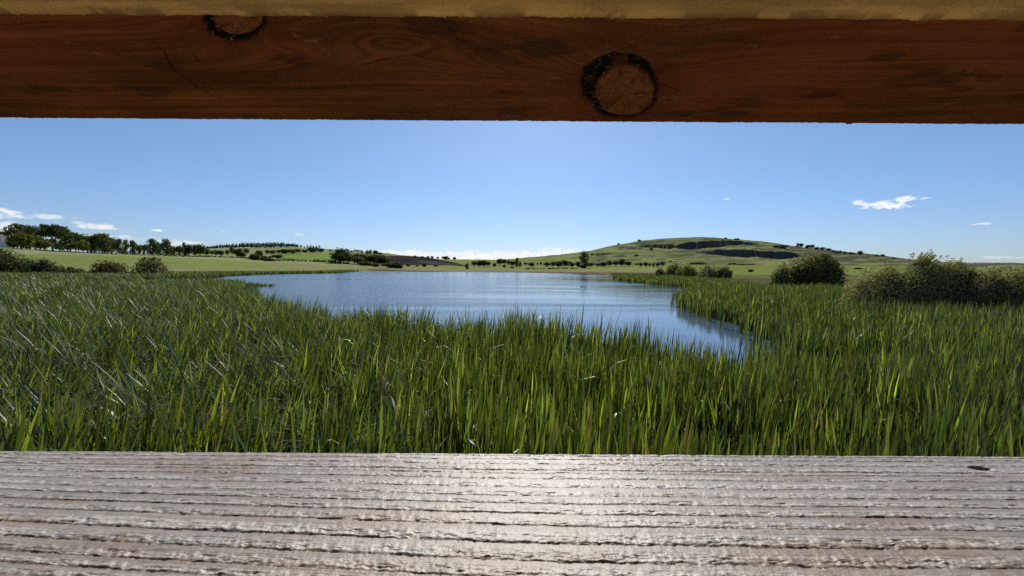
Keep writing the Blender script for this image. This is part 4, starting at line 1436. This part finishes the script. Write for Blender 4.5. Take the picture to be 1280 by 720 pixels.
# thicket at the right
shrub('willow_bush', 1088, 1256, 316, 19.5, 44000, .046, 'feathery willow with loose shoots against the sky at the right', 'willow thicket at the right', (0.24, 0.25, 0.11), 61, twigs=420, aspect=2.6, depth=1.3)
shrub('willow_bush', 1046, 1152, 323, 20.5, 24000, .046, 'low pinkish olive willow at the left end of the right thicket', 'willow thicket at the right', (0.27, 0.265, 0.13), 62, aspect=2.4, twigs=60, depth=1.1)
shrub('willow_bush', 1190, 1345, 322, 18.2, 40000, .046, 'dark willow hedge running out of the frame at the right edge', 'willow thicket at the right', (0.20, 0.195, 0.10), 63, aspect=2.4, twigs=60, depth=1.2)


# hedges, undergrowth and leafy strips put in for tree shadow
def hedge(pts, hpx, label, name='hedge_or_shade_strip', col0=(0.045, 0.052, 0.02), n=900, dmin=250.0, seed=3):
    r = np.random.default_rng(seed)
    w = [on_land(x, y, dmin) for x, y in pts]
    B = []
    base = w[0]
    for a, b in zip(w[:-1], w[1:]):
        L = (b - a).length
        k = max(2, int(L / 2.5))
        for i in range(k):
            t = (i + r.random()) / k
            p = a.lerp(b, t)
            p.z = zland(p.x, p.y)
            h = hpx / F_PX * p.y * (.7 + .6 * r.random())
            q = p - base
            B.append((q.x, q.y, q.z + h * .45, 1.8, 1.2, h * .6))
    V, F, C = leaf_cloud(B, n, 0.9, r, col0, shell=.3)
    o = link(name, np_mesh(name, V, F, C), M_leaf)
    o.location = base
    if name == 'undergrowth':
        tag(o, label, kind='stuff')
    else:
        tag(o, label, 'hedge')


hedge([(206, 320.3), (240, 321), (262, 321.3), (300, 322.3), (318, 324.5)], 1.5, 'thin dark leafy strip added as tree shade along the top of the left meadow', seed=71)  # leaf strip added for the dark shade line below the trees
hedge([(45, 312.8), (90, 315.6), (140, 317.8), (200, 319.6)], 1.2, 'dark leafy strip added as shadow under the tree row at the left woodland', seed=72, n=1100)  # stands in for the shadow the tree row casts, no real hedge
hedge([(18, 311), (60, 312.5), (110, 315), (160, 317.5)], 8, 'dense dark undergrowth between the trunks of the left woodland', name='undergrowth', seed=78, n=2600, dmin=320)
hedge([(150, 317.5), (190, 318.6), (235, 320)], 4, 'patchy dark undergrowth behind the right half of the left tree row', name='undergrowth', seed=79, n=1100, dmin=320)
hedge([(330, 326.5), (360, 326.4), (392, 327.2), (412, 328.4), (438, 330.2)], 1.9, 'dark hedge running down from the field trees to the grove', seed=73)
hedge([(390, 327), (412, 328), (420, 329)], 3.2, 'thicker bushy stretch of hedge left of the grove', seed=74, n=500)
hedge([(346, 324.2), (358, 324.5), (372, 325.4)], 1.0, 'short low hedge right of the lone round field tree', seed=75, n=250)
hedge([(655, 336.3), (690, 336.3), (722, 336.2)], .9, 'low dark hedge line behind the far shore', seed=76, n=400)
hedge([(700, 317.9), (720, 316.4), (738, 314.6)], .8, 'dark hedge along the left skyline of the hill', seed=77, n=300, dmin=900)


# wood on the far-left hilltop: one mass
def hill_wood():
    r = np.random.default_rng(81)
    parts = []
    first = on_land(330, 311, 800)
    xs = np.concatenate([np.arange(258, 372, .75), np.arange(372, 402, 4.0)])
    for x in xs:
        x = x + r.normal(0, .5)
        yb = np.interp(x, [256, 270, 300, 340, 370, 400], [311.5, 310.5, 310.3, 309.8, 309, 309.5]) - 1.2 * r.random()
        yt = np.interp(x, [256, 270, 300, 330, 355, 372, 400], [309, 306.5, 304, 303, 303.5, 305, 307]) + r.normal(0, .6)
        p = on_land(x, yb, 780)
        h = (CAM.z + pxdir(x, yt).z * p.y) - p.z
        h = max(h, 3)
        q = p - first
        wd = h * (.2 + .14 * r.random()) * (1.9 if x > 371 else 1)
        B = [(q.x, q.y, q.z + h * t, wd * (1.15 - t), wd * (1.15 - t), h * .17) for t in (.25, .45, .65, .85)]
        parts.append(leaf_cloud(B, 70, 1.3, r, (0.042, 0.055, 0.028), shell=.4))
    V, F, C = merge(parts)
    o = link('hilltop_wood', np_mesh('hilltop_wood', V, F, C), M_leaf)
    o.location = first
    tag(o, 'dark wood of small trees along the far-left hilltop', kind='stuff')


hill_wood()


# ------------------------------------------------------------------ house, pole
def house():
    base = on_land(2, 309, 260)
    d = base.y
    s = d / F_PX                        # metres per photo pixel
    root = empty('house', base + Vector((0, 0, -0.5)))
    tag(root, 'white gabled house with a pinkish roof behind the left-edge bush', 'house')
    hw, wl, rh, L = 8.5 * s, 6.5 * s, 9.5 * s, 16.0
    import bmesh

    def mk(name, verts, faces, mat, par):
        me = bpy.data.meshes.new(name)
        me.from_pydata(verts, [], faces)
        me.update()
        return link(name, me, mat, par)
    mw, N = new_mat('white_render')
    p = principled(N, (0.62, 0.64, 0.66, 1), 0.8)
    finish(N, p.outputs[0])
    mr, N = new_mat('pink_tile')
    tc = N.n('ShaderNodeTexCoord')
    nn = N.noise(N.mapping(tc.outputs['Object'], (3, 3, 3)), 1.0)
    p = principled(N, N.mix(nn, (0.42, 0.27, 0.24, 1), (0.55, 0.40, 0.37, 1)), 0.8)
    finish(N, p.outputs[0])
    mg, N = new_mat('window_glass')
    p = principled(N, (0.02, 0.025, 0.03, 1), 0.1)
    finish(N, p.outputs[0])
    mk('wall', [(-hw, 0, 0), (hw, 0, 0), (hw, 0, wl), (0, 0, wl + rh), (-hw, 0, wl), (-hw, L, 0), (hw, L, 0), (hw, L, wl), (0, L, wl + rh), (-hw, L, wl)],
       [(0, 1, 2, 3, 4), (6, 5, 9, 8, 7), (1, 6, 7, 2), (5, 0, 4, 9)], mw, root)
    o_, t = 0.45, 0.28
    e = 0.6
    for sgn, nm in ((1, 'roof'), (-1, 'roof')):
        k = rh / hw
        a = [(0, -o_, wl + rh + .05), (sgn * (hw + e), -o_, wl - e * k + .05), (sgn * (hw + e), L + o_, wl - e * k + .05), (0, L + o_, wl + rh + .05)]
        up = [(x, y, z + t) for x, y, z in a]
        roof_o = mk(nm, a + up, [(0, 1, 2, 3), (7, 6, 5, 4), (0, 4, 5, 1), (1, 5, 6, 2), (2, 6, 7, 3), (3, 7, 4, 0)], mr, root)
    for wx, wz in ((hw * .55, wl * .35), (-hw * .1, wl * .35), (hw * .0, wl * 1.15)):
        link('window', box_me('window', [(wx - .5, wx + .5, -0.05, 0.02, wz, wz + 1.2)], 0), mg, root)
    sk = link('skylight', box_me('skylight', [(-.4, .4, -.3, .3, -.03, .03)], 0), mg, [c for c in root.children if c.name.startswith('roof')][0])
    sk.location = (hw * .45, L * .35, wl + rh - rh * .45 + .38)
    sk.rotation_euler = (0, math.atan2(rh, hw), 0)
    ch = box_me('chimney', [(-.5, .5, L * .5 - .4, L * .5 + .4, wl + rh - .4, wl + rh + 1.3)], 0.03)
    link('chimney', ch, mw, roof_o)
    root.rotation_euler = (0, 0, R(-26))
    root.location.x -= 1.0 * s


house()


def pole():
    p = on_land(185.5, 318.6, 250)
    h = CAM.z + pxdir(185.5, 303.5).z * p.y - p.z
    V, F, _ = tube([(0, 0, 0), (0, 0, h * .5), (0, 0, h)], [.16, .13, .1], 8)
    V2, F2, _ = tube([(-.9, 0, h * .93), (0, 0, h * .93), (.9, 0, h * .93)], [.06, .06, .06], 5)
    V, F, C = merge([(V, F, np.zeros((len(V), 3))), (V2, F2, np.zeros((len(V2), 3)))])
    m, N = new_mat('pale_pole')
    pr = principled(N, (0.4, 0.38, 0.36, 1), 0.8)
    finish(N, pr.outputs[0])
    o = link('utility_pole', np_mesh('utility_pole', V, F, None, smooth=True), m)
    o.location = p
    tag(o, 'slim pale pole standing in the left tree row', 'pole')


pole()
print('objects', len(bpy.data.objects))
